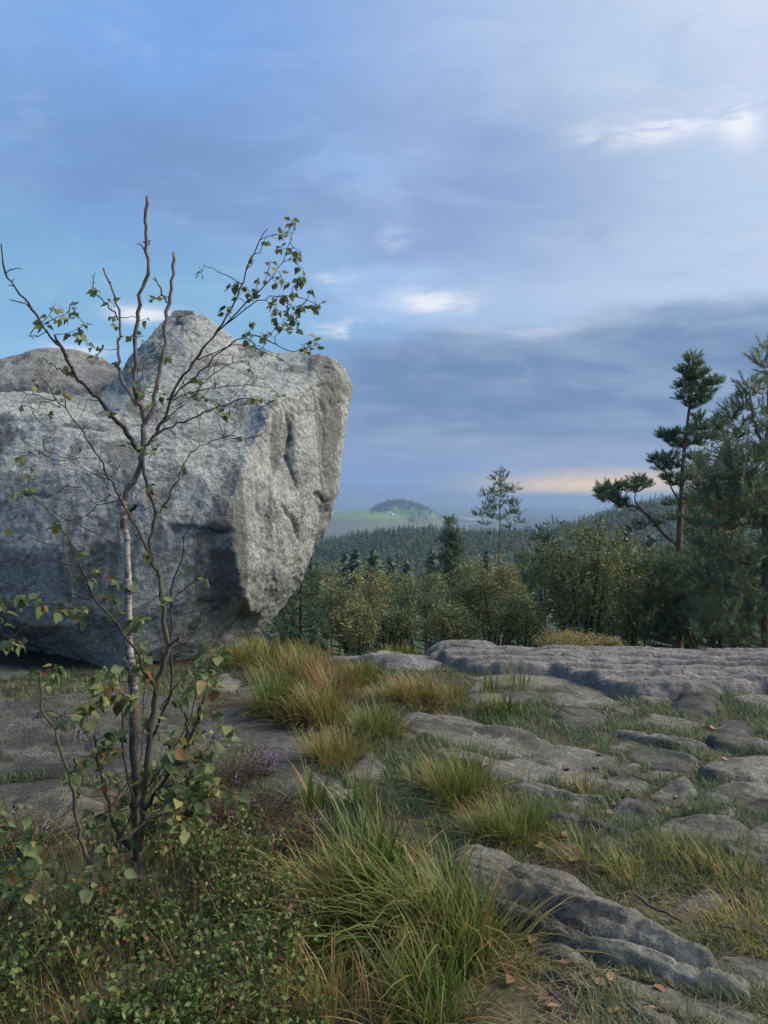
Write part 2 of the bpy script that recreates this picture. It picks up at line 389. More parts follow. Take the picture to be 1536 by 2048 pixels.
# ------------------------------------------------------------------ terrain
RIDGE_PX = np.array([-1500, 300, 560, 660, 760, 870, 920, 1040, 1090, 1163, 1227, 1297, 1348, 1500, 1700, 3500.])
RIDGE_PY = np.array([1080, 1078, 1072, 1066, 1053, 1043, 1046, 1044, 1046, 1025, 1006, 990, 983, 968, 962, 960.])
KN_E = np.array([0, 0.6, 1.5, 3, 6, 12, 30, 80, 170, 290, 550, 800, 1500, 3500, 7000, 70000.])
KN_Z = np.array([0, -0.12, -0.6, -1.3, -2.4, -4.6, -10.5, -24, -38, -44, 0, -75, -105, -128, -140, -142.])
KNOLL = at(800, 1000, 2500.0)
FIELD = at(722, 1030, 2250.0)
def edge_y(x):
    s = np.clip((-1.15 - x) / 1.2, 0, 1); s = s * s * (3 - 2 * s)
    return 7.55 + 4.0 * s
def Gz(x, y):
    x = np.asarray(x, float); y = np.asarray(y, float)
    e = np.maximum(y - edge_y(x), 0.0)
    k = np.log(e + 1.5); K = np.log(KN_E + 1.5)
    u = x / np.maximum(y, 1.0); px = 768 + FPX * u
    rz = CAMZ - (np.interp(px, RIDGE_PX, RIDGE_PY) - 995) / FPX * 550 - 9.0
    z = np.interp(k, K, KN_Z)
    wr = np.interp(k, K, np.where(KN_E == 550, 1.0, 0.0)); wr = wr * wr * (3 - 2 * wr)
    z = np.where((e > 290) & (e < 800), np.interp(k, K[[9, 11]], KN_Z[[9, 11]]), z) * (1 - wr) + rz * wr
    far = np.clip((e - 2) / 60, 0, 1)
    z = z + far * (1.6 * fbm2(x, y, 1 / 55., 1 / 55., 3, 5) + 0.35 * fbm2(x, y, 1 / 7., 1 / 7., 2, 9))
    vf = np.clip((e - 900) / 2500, 0, 1)
    z = z + vf * 9 * fbm2(x, y, 1 / 900., 1 / 1400., 3, 21) + np.clip((e - 9000) / 15000, 0, 1) * 42 * np.maximum(fbm2(x, y, 1 / 9000., 1 / 9000., 3, 31) + 0.25 + np.clip(u, -0.2, 0.4), 0)
    # wooded knoll and the open field hill beside it
    dx0_ = x + 8 * fbm2(x, y, 1 / 45., 1 / 70., 3, 62)
    dx_, dy_ = x - KNOLL[0] + 22 * fbm2(x, y, 1 / 70., 1 / 90., 3, 61), (y - 2500) / 1.9
    q = (dx_ / np.where(dx_ > 0, 92., 100.)) ** 2 + (dy_ / 95.) ** 2
    zk = CAMZ - (np.interp(768 + FPX * dx0_ / 2500., [690, 735, 745, 760, 780, 800, 825, 845, 865, 885, 915, 960], [1075, 1026, 1014, 1004, 999, 998, 1001, 1009, 1019, 1030, 1047, 1075]) - 995) / FPX * 2500 - 9
    z = np.maximum(z, -125 + np.maximum(zk + 125, 0) * np.exp(-(dy_ / 110.) ** 2))
    q2 = ((x - FIELD[0]) / 190.) ** 2 + ((y - 2330) / 260.) ** 2
    z = np.maximum(z, -118 + 80 * np.exp(-q2 * 0.8))
    near = np.clip(1 - (e - 0.2) / 3, 0, 1)
    z = z + near * (0.035 * fbm2(x, y, 0.9, 0.9, 3, 2) + 0.012 * fbm2(x, y, 6, 6, 2, 3))
    return z
def G1(x, y): return float(Gz(np.array([x]), np.array([y]))[0])

def build_ground():
    fa = np.arange(-42, 42.01, 0.32); ba = np.arange(46, 318, 4.5)
    ang = np.radians(np.concatenate([fa, ba])); na = len(ang)
    rr = [0.35]
    while rr[-1] < 62000:
        r = rr[-1]; rr.append(r * (1.05 if r < 1.5 else 1.0125 if r < 9 else 1.03 if r < 300 else 1.02 if r < 3500 else 1.05))
    rr = np.array(rr); A, Rr = np.meshgrid(ang, rr)
    X, Y = Rr * np.sin(A), Rr * np.cos(A)
    V = np.stack([X, Y, Gz(X, Y)], -1).reshape(-1, 3)
    V = np.vstack([V, [[0, 0, G1(0, 0)]]])
    i = np.arange(len(rr) - 1)[:, None] * na; j = np.arange(na)[None]; j2 = (j + 1) % na
    F = np.stack([i + j, i + na + j, i + na + j2, i + j2], -1).reshape(-1, 4)
    c = len(V) - 1; jj = np.arange(na)
    F3 = np.stack([np.full(na, c), jj, (jj + 1) % na], -1)
    m, t, b = new_mat('hill_ground'); p = coords(t)
    sp = t.nodes.new('ShaderNodeSeparateXYZ'); t.links.new(p, sp.inputs[0]); X_, Y_, Z_ = (E(t, sp.outputs[k]) for k in range(3))
    n1 = noise(t, p, 1.1, 6, 0.6, 0.3); n2 = noise(t, p, 9, 6, 0.65); n3 = noise(t, p, 60, 4, 0.7)
    c0 = ramp(t, n2 * 0.6 + n3 * 0.4, [(0.3, (0.026, 0.021, 0.018)), (0.5, (0.058, 0.046, 0.036)), (0.72, (0.13, 0.10, 0.07))])
    c0 = mixc(t, n1.sstep(0.42, 0.6) * n2.sstep(0.35, 0.6) * 0.8, c0, (0.085, 0.095, 0.04))
    c0 = mixc(t, noise(t, p, 2.7, 6, 0.65).sstep(0.52, 0.64) * 0.6, c0, (0.15, 0.125, 0.07))
    slope = mixc(t, noise(t, p, 0.35, 6, 0.6), (0.035, 0.05, 0.022), (0.085, 0.085, 0.035))
    c1 = mixc(t, Y_.sstep(8.5, 14), c0, slope)
    # the lowland: fields, woods and bare land in patches
    vo = t.nodes.new('ShaderNodeTexVoronoi'); vo.inputs['Scale'].default_value = 1 / 420.; t.links.new(mapping(t, p, (1, 0.55, 0)), vo.inputs['Vector'])
    sc = t.nodes.new('ShaderNodeSeparateColor'); t.links.new(vo.outputs['Color'], sc.inputs[0]); rv = E(t, sc.outputs[0])
    fld = ramp(t, rv, [(0.0, (0.05, 0.075, 0.04)), (0.35, (0.11, 0.16, 0.06)), (0.6, (0.22, 0.25, 0.11)), (0.8, (0.34, 0.31, 0.18)), (1.0, (0.07, 0.09, 0.05))])
    wd = noise(t, mapping(t, p, (1 / 700., 1 / 1500., 0)), 1.0, 6, 0.6).sstep(0.45, 0.5)
    fld = mixc(t, wd, fld, (0.03, 0.05, 0.032))
    c2 = mixc(t, Y_.sstep(1300, 1900), c1, fld)
    # open hill pasture beside the knoll
    fm = Y_.sstep(1900, 2100) * Y_.sstep(2700, 2600) * Z_.sstep(-116, -108)
    past = mixc(t, Z_.sstep(-62, -55), (0.135, 0.145, 0.085), (0.13, 0.24, 0.06))
    past = mixc(t, noise(t, p, 1 / 60., 5, 0.6).sstep(0.45, 0.65) * 0.4, past, (0.11, 0.12, 0.07))
    c2 = mixc(t, fm, c2, past)
    t.links.new(c2, b.inputs['Base Color']); b.inputs['Roughness'].default_value = 0.95; b.inputs['Specular IOR Level'].default_value = 0.15
    nb = bump(t, b, n2, 0.6, 0.04); bump(t, b, n3, 0.6, 0.012, nb)
    o = obj('ground', make_mesh('ground', V, [F, F3], m, smooth=True)); tag(o, kind='structure')
    return o
build_ground()

# air: one closed box of even haze round everything
def build_haze():
    x0, x1, y0, y1, z0, z1 = -64000, 64000, -64000, 64000, -175.0, 27.0
    V = [(x, y, z) for z in (z0, z1) for y in (y0, y1) for x in (x0, x1)]
    F = [(0, 2, 3, 1), (4, 5, 7, 6), (0, 1, 5, 4), (2, 6, 7, 3), (0, 4, 6, 2), (1, 3, 7, 5)]
    m = bpy.data.materials.new('haze'); m.use_nodes = True; t = m.node_tree; t.nodes.clear()
    o = t.nodes.new('ShaderNodeOutputMaterial'); v = t.nodes.new('ShaderNodeVolumePrincipled')
    v.inputs['Color'].default_value = (0.35, 0.48, 0.69, 1); v.inputs['Density'].default_value = 0.00025; v.inputs['Anisotropy'].default_value = 0.25
    t.links.new(v.outputs[0], o.inputs['Volume'])
    h = obj('haze', make_mesh('haze', V, np.array(F), m)); tag(h, kind='stuff')
build_haze()

# ------------------------------------------------------------------ the boulder
def closed_rock(sil, inner, back_y, voxel, iters, center):
    """front relief given as photo points with depth, closed behind, remeshed evenly"""
    pts = [(p[0], p[1]) for p in sil] + [(p[0], p[1]) for p in inner]
    n = len(sil); ed = [(i, (i + 1) % n) for i in range(n)]
    vv, _, ff, ov, _, _ = geometry.delaunay_2d_cdt([Vector(p) for p in pts], ed, [], 1, 1e-4)
    allp = list(sil) + list(inner)
    idx = [o[0] for o in ov]
    P = np.array([allp[i] for i in idx], float)
    Fv = at(P[:, 0], P[:, 1], P[:, 2])
    issil = np.array([i < n for i in idx])
    Bv = Fv.copy(); c = np.asarray(center, float)
    k = 0.72
    Bv[:, 0] = c[0] + (Fv[:, 0] - c[0]) * k; Bv[:, 2] = np.maximum(c[2] + (Fv[:, 2] - c[2]) * k, -0.2); Bv[:, 1] = back_y
    m = len(Fv); bi = np.where(issil, np.arange(m), np.arange(m) + m)
    mid = Fv.copy(); mid[:, 1] = np.minimum(mid[:, 1] + 1.2, back_y - 0.3)
    V = np.vstack([Fv, Bv]); faces = []
    for f in ff:
        faces.append(tuple(f)); faces.append(tuple(bi[list(f)][::-1]))
    faces = [f for f in faces if len(set(f)) == 3]
    me = bpy.data.meshes.new('tmp'); me.from_pydata([tuple(v) for v in V], [], [tuple(int(i) for i in f) for f in faces]); me.update()
    o = bpy.data.objects.new('tmp', me); COL.objects.link(o)
    r = o.modifiers.new('r', 'REMESH'); r.mode = 'VOXEL'; r.voxel_size = voxel
    s = o.modifiers.new('s', 'SMOOTH'); s.iterations = iters; s.factor = 0.5
    dg = bpy.context.evaluated_depsgraph_get(); ev = o.evaluated_get(dg); em = bpy.data.meshes.new_from_object(ev)
    V = np.zeros(len(em.vertices) * 3); em.vertices.foreach_get('co', V); V = V.reshape(-1, 3)
    N = np.zeros(len(em.vertices) * 3); em.vertices.foreach_get('normal', N); N = N.reshape(-1, 3)
    nl = len(em.loops); L = np.zeros(nl, np.int32); em.loops.foreach_get('vertex_index', L)
    tot = np.zeros(len(em.polygons), np.int32); em.polygons.foreach_get('loop_total', tot)
    if (tot == 4).all(): F = [L.reshape(-1, 4)]
    else:
        st = np.concatenate([[0], np.cumsum(tot)[:-1]]); F = [np.stack([L[st[tot == k_] + i] for i in range(k_)], -1) for k_ in (3, 4) if (tot == k_).any()]
    bpy.data.objects.remove(o); bpy.data.meshes.remove(em)
    return V, N, F

SIL = [(640,706,8.7),(668,712,8.7),(692,736,8.8),(706,772,8.85),(702,805,8.8),(690,860,8.7),(683,905,8.65),(680,960,8.6),(681,985,8.55),(668,1003,8.5),(668,1030,8.5),(655,1060,8.45),
 (630,1100,8.4),(608,1150,8.4),(590,1180,8.4),(560,1222,8.4),(530,1252,8.4),(502,1284,8.4),(470,1300,8.2),(430,1310,8.0),(350,1328,7.6),(270,1346,7.3),(210,1354,7.3),(140,1345,8.1),(80,1328,8.3),
 (20,1300,8.3),(-60,1272,8.3),(-160,1278,8.2),(-240,1310,8.0),(-350,1200,8.5),(-430,1050,8.7),(-420,900,8.7),(-330,800,8.6),(-200,770,8.4),(-100,775,8.3),(0,785,8.2),(60,783,8.2),(130,793,8.3),(205,785,8.4),
 (240,742,8.5),(270,702,8.6),(300,672,8.6),(322,645,8.7),(350,621,8.8),(378,618,8.8),(410,629,8.8),(432,646,8.8),(470,676,8.8),(500,690,8.8),(530,700,8.8),(600,705,8.8)]
INN = [(-200,850,7.6),(0,830,7.35),(100,832,7.3),(200,842,7.35),(285,790,7.7),(330,730,8.1),(365,690,8.35),(372,655,8.55),(420,760,7.95),(500,785,7.9),(560,790,7.95),(620,768,8.25),(660,762,8.5),
 (-250,950,7.4),(0,950,6.95),(120,950,6.95),(250,940,7.05),(350,920,7.2),(430,905,7.38),(500,900,7.42),(540,830,7.6),(492,930,7.32),(478,965,7.22),(467,1010,7.12),(463,1050,7.1),(470,1062,7.12),(468,1100,7.12),(478,1150,7.2),(492,1195,7.42),(500,1222,7.62),
 (-250,1100,7.3),(0,1100,6.85),(120,1100,6.82),(250,1080,6.9),(330,1046,6.98),(345,1062,7.05),(400,1050,7.02),(410,1068,7.1),(350,1085,7.0),(420,1095,7.1),(440,1120,7.2),(-150,1200,7.4),(0,1200,7.0),(130,1220,6.92),(260,1220,6.95),(380,1200,7.12),(440,1190,7.3),(465,1225,7.6),(440,1262,7.75),
 (40,1245,7.1),(130,1252,6.95),(60,1285,7.75),(120,1300,7.6),(190,1312,7.2),(330,1292,7.25),(270,1318,7.12),(400,1280,7.6),
 (520,960,7.45),(505,1010,7.38),(530,1050,7.5),(515,1110,7.42),(540,1130,7.6),(530,1180,7.72),(556,840,7.78),(575,820,7.95),(574,870,7.92),(577,930,7.91),(564,930,7.86),(562,870,7.84),(590,870,7.93),(592,930,7.93),(620,850,8.15),(630,920,8.18),(600,990,7.92),(628,975,8.12),(634,990,8.2),(645,1006,8.27),(632,1012,8.22),(656,992,8.3),(662,1012,8.4),
 (562,1010,7.62),(574,1025,7.76),(590,1050,7.88),(592,1085,7.96),(610,1040,8.0),(562,1070,7.66),(575,1110,7.82),(600,1100,8.05),(560,1150,7.78),(556,1180,7.92),(600,1140,8.2),(552,1200,8.1),
 (478,1228,7.88),(495,1236,8.02),(482,1250,8.05),(512,1222,7.78),(522,1230,8.0),(470,1262,8.02),(505,1262,8.2)]
JOINTS = [([(562, 795), (573, 850), (572, 905), (579, 945), (594, 985)], 4.0, 0.055), ([(328, 1050), (380, 1056), (430, 1064), (466, 1066)], 3.6, 0.06), ([(630, 962), (631, 985), (648, 1006), (668, 1003)], 4.0, 0.06),
  ([(556, 1000), (570, 1024), (588, 1048), (594, 1088)], 4.5, 0.06), ([(540, 1215), (575, 1180), (610, 1142), (645, 1080)], 3.5, 0.045), ([(500, 935), (512, 985), (508, 1050)], 4, 0.03), ([(545, 880), (552, 960), (548, 1030), (556, 1120)], 5, 0.03),
  ([(60, 868), (130, 850), (210, 862), (300, 850)], 4, 0.045), ([(150, 905), (200, 960), (215, 1040)], 4, 0.03), ([(0, 1010), (60, 990), (130, 1000)], 4, 0.035), ([(620, 770), (648, 830), (640, 900), (650, 950)], 4, 0.03), ([(330, 760), (390, 800), (470, 815), (540, 800)], 4, 0.035), ([(400, 1150), (440, 1180), (470, 1215)], 4, 0.04), ([(360, 640), (380, 690), (370, 740)], 4, 0.03)]
def build_boulder():
    V, N, F = closed_rock(SIL, INN, 11.2, 0.0215, 2, (-2.9, 10, 1.6))
    warp = 0.25 * np.stack([fbm(V * 0.9, 3, 40 + k) for k in range(3)], -1)
    P = V + warp
    big = fbm(P * 1.3, 3, 50)
    # foliation dips steeply: noise stretched along the layers
    Lc = np.stack([P[:, 0] * 0.8 + P[:, 2] * 0.6, P[:, 1], P[:, 2] * 0.8 - P[:, 0] * 0.6], -1)
    mid = fbm(Lc * np.array([7.0, 7.0, 15.0]), 4, 60, ridged=True)
    fine = fbm(Lc * np.array([26., 26., 44.]), 3, 70)
    chips = np.abs(fbm(P * np.array([3.2, 3.2, 3.2]), 3, 80))
    d = 0.02 * big + 0.014 * mid + 0.012 * fine + 0.008 * fbm(P * 3.1, 3, 66) - 0.022 * np.exp(-(np.abs(fbm(Lc * np.array([0.8, 1.0, 3.2]), 3, 82)) / 0.022) ** 2) * (fbm(P * 0.6, 2, 90) > 0.05)
    # open joints in the face, traced on the front
    xc = V[:, 0] / V[:, 1]; zc = (V[:, 2] - CAMZ) / V[:, 1]; c_, s_ = math.cos(PITCH), math.sin(PITCH)
    X2 = 768 + FPX * xc / (c_ - s_ * zc); Y2 = 1024 - FPX * (s_ + c_ * zc) / (c_ - s_ * zc)
    Q = np.stack([X2, Y2], -1) + 9 * np.stack([fbm(V * 5, 3, 85), fbm(V * 5, 3, 86)], -1)
    for line, wpx, dep in JOINTS:
        dd = np.full(len(V), 1e9); tt = np.zeros(len(V)); L = np.array(line, float); ns = len(L) - 1
        for k in range(ns):
            e = L[k + 1] - L[k]; t_ = np.clip(((Q - L[k]) @ e) / (e @ e), 0, 1); q_ = np.linalg.norm(Q - (L[k] + t_[:, None] * e), axis=1)
            m_ = q_ < dd; dd = np.where(m_, q_, dd); tt = np.where(m_, (k + t_) / ns, tt)
        tap = np.clip(np.minimum(tt, 1 - tt) * 6, 0.15, 1)
        d = d - 0.6 * dep * tap * (0.75 + 0.5 * fbm(V * 4, 2, 87)) * np.exp(-(dd / (0.62 * wpx * (0.5 + 0.5 * tap))) ** 2) * (N[:, 1] < 0.35) * (V[:, 1] < 9.2)
    V = V + N * d[:, None]
    root = np.array([-2.6, 8.2, 0.0])
    o = obj('boulder', make_mesh('boulder', V - root, F, M['boulder'], smooth=True), loc=root)
    tag(o, 'huge grey overhanging boulder with a pointed peak behind the birch', 'boulder')
    sil = [(-190,800,9.0),(-120,760,9.05),(-50,728,9.1),(0,714,9.1),(60,699,9.15),(120,695,9.15),(165,703,9.1),(205,717,9.05),(238,742,9.0),(268,790,8.9),(280,900,8.9),(280,1250,8.9),(-190,1250,8.9)]
    inn = [(-60,790,8.5),(0,772,8.45),(60,762,8.45),(120,764,8.5),(180,776,8.55),(215,768,8.7),(60,730,8.75),(130,728,8.8),(0,745,8.75),(100,900,8.3),(0,1000,8.3),(200,1000,8.4)]
    V, N, F = closed_rock(sil, inn, 11.4, 0.032, 5, (-4.1, 10, 1.6))
    d = 0.04 * fbm(V * 1.5, 3, 95) + 0.016 * fbm(V * 7, 3, 96, ridged=True) + 0.012 * fbm(V * 20, 2, 97)
    V = V + N * d[:, None]; root = np.array([-4.0, 10.0, 0.0])
    o = obj('boulder', make_mesh('boulder', V - root, F, M['hump'], smooth=True), loc=root)
    tag(o, 'rounded grey brown rock dome rising behind the left shoulder of the big boulder', 'boulder')
build_boulder()

# ------------------------------------------------------------------ bedrock ribs, slabs and stones
S_U = np.array([0.78, -0.62]); S_U /= np.linalg.norm(S_U); S_V = np.array([-S_U[1], S_U[0]])
POOL_Z = {}
POOL_A = tuple(ground_at(762, 1299, 0.06)[:2]) + (0.11, 0.09); POOL_B = tuple(ground_at(1328, 1326, 0.13)[:2]) + (0.13, 0.08)
ROCKS = []          # polygons kept clear of turf
def poly_sd(P, poly):
    """signed distance (inside positive) of points P (N,2) to a polygon"""
    a = poly; b = np.roll(poly, -1, 0); d = np.full(len(P), 1e9); ins = np.zeros(len(P), bool)
    for p0, p1 in zip(a, b):
        e = p1 - p0; t = np.clip(((P - p0) @ e) / max(e @ e, 1e-12), 0, 1)
        d = np.minimum(d, np.linalg.norm(P - (p0 + t[:, None] * e), axis=1))
        c = ((p0[1] > P[:, 1]) != (p1[1] > P[:, 1])) & (P[:, 0] < (p1[0] - p0[0]) * (P[:, 1] - p0[1]) / (p1[1] - p0[1] + 1e-15) + p0[0])
        ins ^= c
    return np.where(ins, d, -d)
def rock(pxs, H, label, mat='rib', name='rock', w=None, cell=None, strata=1.0, terr=0.0, tilt=0.0, udir=None, seed=None, group=None, zbase=0.0, sag=None, facets=True, ledge=False, pools=()):
    H = H * (0.72 if name != 'rock' else 0.5); pxs = np.array(pxs, float)
    if name == 'rock': pxs = pxs.mean(0) + (pxs - pxs.mean(0)) * np.array([1.16, 1.1])
    g = ground_at(pxs[:, 0], pxs[:, 1], zbase + H * 0.45)[:, :2]
    seed = len(ROCKS) * 7 + 100 if seed is None else seed
    ctr = g.mean(0); dist = np.linalg.norm(ctr)
    size = math.sqrt(max(np.ptp(g[:, 0]) * np.ptp(g[:, 1]), 1e-4))
    if w is None: w = min(0.35 * min(np.ptp(g @ S_U), np.ptp(g @ S_V)), 0.16)
    cell = cell or max(0.0036 * dist, 0.009)
    U = S_U if udir is None else np.asarray(udir) / np.linalg.norm(udir); Wv = np.array([-U[1], U[0]])
    lo_u, hi_u = (g @ U).min() - 0.1, (g @ U).max() + 0.1; lo_v, hi_v = (g @ Wv).min() - 0.1, (g @ Wv).max() + 0.1
    us = np.arange(lo_u, hi_u, cell * 1.25); vs_ = np.arange(lo_v, hi_v, cell * 0.85)
    A, B = np.meshgrid(us, vs_); P = A.reshape(-1, 1) * U + B.reshape(-1, 1) * Wv
    d = poly_sd(P, g)
    u, v = A.ravel(), B.ravel()
    d = d + 0.35 * w * fbm2(u, v, 2.2 / max(size, .15), 3.4 / max(size, .15), 4, seed) + 0.045 * fbm2(u, v, 5, 12, 3, seed + 20)
    # distance measured in a wobbling way so that the edge is never even
    q = np.clip(d / w, 0, 1); prof = np.clip(1 - (1 - q) ** 2.6, 0, 1) ** 0.8
    rs = np.random.default_rng(seed); facet = np.full(len(u), 9.0); uc, vc = u - u.mean(), v - v.mean()
    for kf in range(7):
        o_u, o_v = rs.uniform(-.5, .5) * np.ptp(g @ U), rs.uniform(-.5, .5) * np.ptp(g @ Wv)
        facet = np.minimum(facet, rs.uniform(0.85, 1.3) + ((uc - o_u) * rs.normal(0, 0.16) + (vc - o_v) * rs.normal(0.05, 0.38)) / max(H, 0.04))
    prof = prof * np.clip(facet, 0.25, 1.4) if facets else prof
    wx = u + 0.06 * fbm2(u, v, 3, 3, 2, seed + 1); wv = v + 0.05 * fbm2(u, v, 2.0, 2.0, 2, seed + 2)
    st = fbm2(wx, wv, 1.1, 9.0, 4, seed + 3, ridged=True)
    st2 = fbm2(wx, wv, 3.0, 26.0, 3, seed + 4)
    bl = fbm2(u, v, 2.4, 3.4, 3, seed + 5)
    h = H * prof * (1 + (0.22 if name == 'rock' else 0.14) * bl + (0.18 if name == 'rock' else 0.1) * strata * st) + prof * strata * (0.010 * st + 0.007 * st2)
    cr = np.abs(fbm2(wx, wv, 0.9, 4.2, 3, seed + 6)); h = h - prof * 0.018 * strata * np.exp(-(cr / 0.035) ** 2)
    if ledge: h = H * prof * (1 + 0.15 * bl) + prof * (0.05 * fbm2(wx, wv, 0.35, 1.5, 3, seed + 11) + 0.012 * fbm2(wx, wv, 1.2, 11., 3, seed + 12) + 0.006 * st2) - prof * 0.06 * np.exp(-(np.abs(fbm2(wx, wv, 0.42, 2.6, 3, seed + 13)) / 0.045) ** 2)
    cr2 = np.abs(fbm2(wx, wv, 3.4, 1.6, 2, seed + 8)); h = h - prof * (0.004 if ledge else 0.016) * np.exp(-(cr2 / 0.03) ** 2)
    if terr > 0:
        k = wv * 3.4 + 0.55 * fbm2(wx, wv, 0.55, 0.8, 3, seed + 7); fr = k - np.floor(k)
        s = np.clip((fr - 0.0) / 0.16, 0, 1); s = s * s * (3 - 2 * s)
        h = h + prof * terr * (s * (1 - fr) - 0.4)
    h = h + 0.007 * fbm2(u, v, 9, 16, 3, seed + 9, ridged=True) + 0.005 * fbm2(u, v, 24, 44, 2, seed + 10) + prof * 0.007 * strata * fbm2(wx, wv, 2.2, 42, 2, seed + 14, ridged=True) - prof * 0.011 * strata * np.exp(-(np.abs(fbm2(wx, wv, 1.0, 7.5, 3, seed + 15)) / 0.02) ** 2)
    if tilt: h = h + prof * tilt * (v - v.mean())
    if sag is not None: h = h + prof * sag(P[:, 0], P[:, 1])
    h = np.where(d < 0, d * 1.1 - 0.01, np.maximum(h, -0.02 + 0.02 * q))
    z = Gz(P[:, 0], P[:, 1]) + zbase * np.clip((d + 0.12) / 0.12, 0, 1) + h
    for (cx_, cy_, rx_, ry_) in pools:
        e2 = np.hypot((P[:, 0] - cx_) / rx_, (P[:, 1] - cy_) / ry_); zm = np.percentile(z[e2 < 1], 30)
        k_ = np.clip((1.7 - e2) / 0.7, 0, 1); k_ = k_ * k_ * (3 - 2 * k_); z = z * (1 - k_) + (zm - 0.012 + 0.016 * np.clip(e2 - 0.75, 0, 1)) * k_; POOL_Z[(cx_, cy_)] = zm - 0.008
    keep = (d > -0.09).reshape(A.shape)
    idx = np.arange(A.size).reshape(A.shape)
    kc = keep[:-1, :-1] & keep[1:, :-1] & keep[:-1, 1:] & keep[1:, 1:]
    F = np.stack([idx[:-1, :-1], idx[:-1, 1:], idx[1:, 1:], idx[1:, :-1]], -1)[kc]
    used = np.unique(F); mp = np.full(A.size, -1); mp[used] = np.arange(len(used)); F = mp[F]
    V = np.stack([P[:, 0], P[:, 1], z], -1)[used]
    root = np.array([ctr[0], ctr[1], G1(*ctr)])
    o = obj(name, make_mesh(name, V - root, F, M[mat], smooth=True), loc=root)
    tag(o, label, 'rock', group)
    ROCKS.append(g); return o

# ledge at the brow of the hill
rock([(1000,1287),(1060,1286),(1150,1297),(1300,1300),(1536,1304),(1900,1300),(2300,1310),(2300,1440),(1900,1410),(1640,1385),(1536,1378),(1460,1384),(1390,1390),(1300,1392),(1230,1386),(1170,1366),(1100,1348),(1000,1348),(930,1338),(880,1320),(870,1306),(930,1300)],
     0.155, 'broad purplish grey bedrock ledge along the brow of the hill', 'slab', 'rock_ledge', w=0.09, cell=0.015, terr=0.05, strata=1.8, facets=False, ledge=True, udir=(1.0, -0.12), seed=301, pools=(POOL_B,))
rock([(840,1297),(862,1276),(900,1267),(950,1266),(985,1278),(1010,1296),(1000,1310),(930,1312),(860,1310)], 0.23, 'low domed grey rock at the left end of the ledge below the rounded bush', 'slab', 'rock_hump', w=0.22, cell=0.014, terr=0.04, facets=False, ledge=True, udir=(1, -0.1), seed=311)
rock([(618,1300),(690,1293),(780,1291),(850,1296),(870,1312),(800,1318),(700,1312),(640,1310)], 0.17, 'narrow pale rock shelf between the boulder grass and the domed rock', 'slab', 'rock_shelf', w=0.08, cell=0.016, terr=0.02, udir=(1, -0.1), seed=321, pools=(POOL_A,))
rock([(770,1312),(830,1300),(880,1306),(900,1322),(850,1336),(780,1332)], 0.10, 'low grey rock lump in front of the domed rock', 'slab', 'rock', w=0.12, cell=0.018, udir=(1, -.1), seed=331)
rock([(960,1358),(1010,1348),(1090,1348),(1160,1362),(1235,1386),(1170,1388),(1080,1378),(1000,1375)], 0.10, 'long pale rock below the dark step of the ledge', 'rib', w=0.12)
rock([(935,1384),(965,1363),(1010,1362),(1060,1375),(1075,1392),(1030,1404),(960,1402)], 0.15, 'rounded grey rock at the right edge of the orange grass tussocks', 'rib', w=0.14)
rock([(1090,1392),(1140,1382),(1200,1388),(1245,1408),(1200,1415),(1130,1412)], 0.07, 'flat grey rock just above the domed stone in the turf', 'rib')
rock([(1108,1430),(1130,1415),(1165,1412),(1200,1422),(1215,1440),(1180,1454),(1130,1452)], 0.11, 'domed grey stone sunk in the turf below the flat rock', 'slate', w=0.13)
rock([(1218,1420),(1250,1414),(1280,1424),(1260,1432)], 0.03, 'small flat rock between the domed stone and the white streaked stone', 'rib')
rock([(1346,1408),(1360,1394),(1395,1391),(1432,1397),(1440,1412),(1420,1428),(1375,1430)], 0.13, 'dark block shaped stone with a pale streaked face in the turf', 'slate', w=0.10)
rock([(1426,1455),(1440,1441),(1480,1440),(1506,1456),(1500,1474),(1450,1472)], 0.09, 'cracked dark stone at the right of the turf', 'slate', w=0.08)
rock([(1284,1440),(1310,1428),(1360,1436),(1400,1450),(1370,1458),(1310,1452)], 0.05, 'thin wedge of rock left of the cracked dark stone', 'rib')
rock([(800,1444),(806,1424),(850,1420),(915,1432),(990,1450),(1060,1466),(1100,1478),(1110,1492),(1050,1505),(985,1497),(900,1480),(830,1464)], 0.11, 'long slanting grey slab right of the grass tussocks', 'rib', 'rock_slab', w=0.13, tilt=0.05)
rock([(1072,1492),(1120,1484),(1180,1494),(1220,1512),(1226,1532),(1180,1538),(1120,1528),(1080,1512)], 0.10, 'rounded lower end piece of the long slanting slab', 'rib', w=0.12)
rock([(978,1536),(1000,1516),(1050,1513),(1110,1524),(1130,1545),(1090,1562),(1020,1560),(985,1552)], 0.07, 'left piece of the flat broken slab in the middle of the turf', 'rib', w=0.07)
rock([(1126,1528),(1180,1532),(1210,1548),(1200,1574),(1150,1576),(1118,1562)], 0.065, 'middle piece of the flat broken slab in the turf', 'rib', w=0.05)
rock([(1205,1548),(1260,1550),(1300,1566),(1280,1582),(1220,1580)], 0.05, 'right piece of the flat broken slab in the turf', 'rib', w=0.05)
rock([(1220,1540),(1250,1524),(1275,1530),(1280,1546),(1240,1550)], 0.05, 'small stone wedged above the broken slab', 'rib', w=0.05)
rock([(1262,1510),(1275,1495),(1320,1496),(1370,1510),(1396,1526),(1370,1540),(1310,1532)], 0.09, 'grey whale backed rock right of the long slab', 'slate', w=0.11)
rock([(1280,1544),(1320,1538),(1360,1548),(1340,1556),(1290,1556)], 0.04, 'thin rock just below the whale backed rock', 'rib')
rock([(1222,1495),(1240,1487),(1262,1492),(1250,1504)], 0.03, 'small pale stone between slab end and whale backed rock', 'rib')
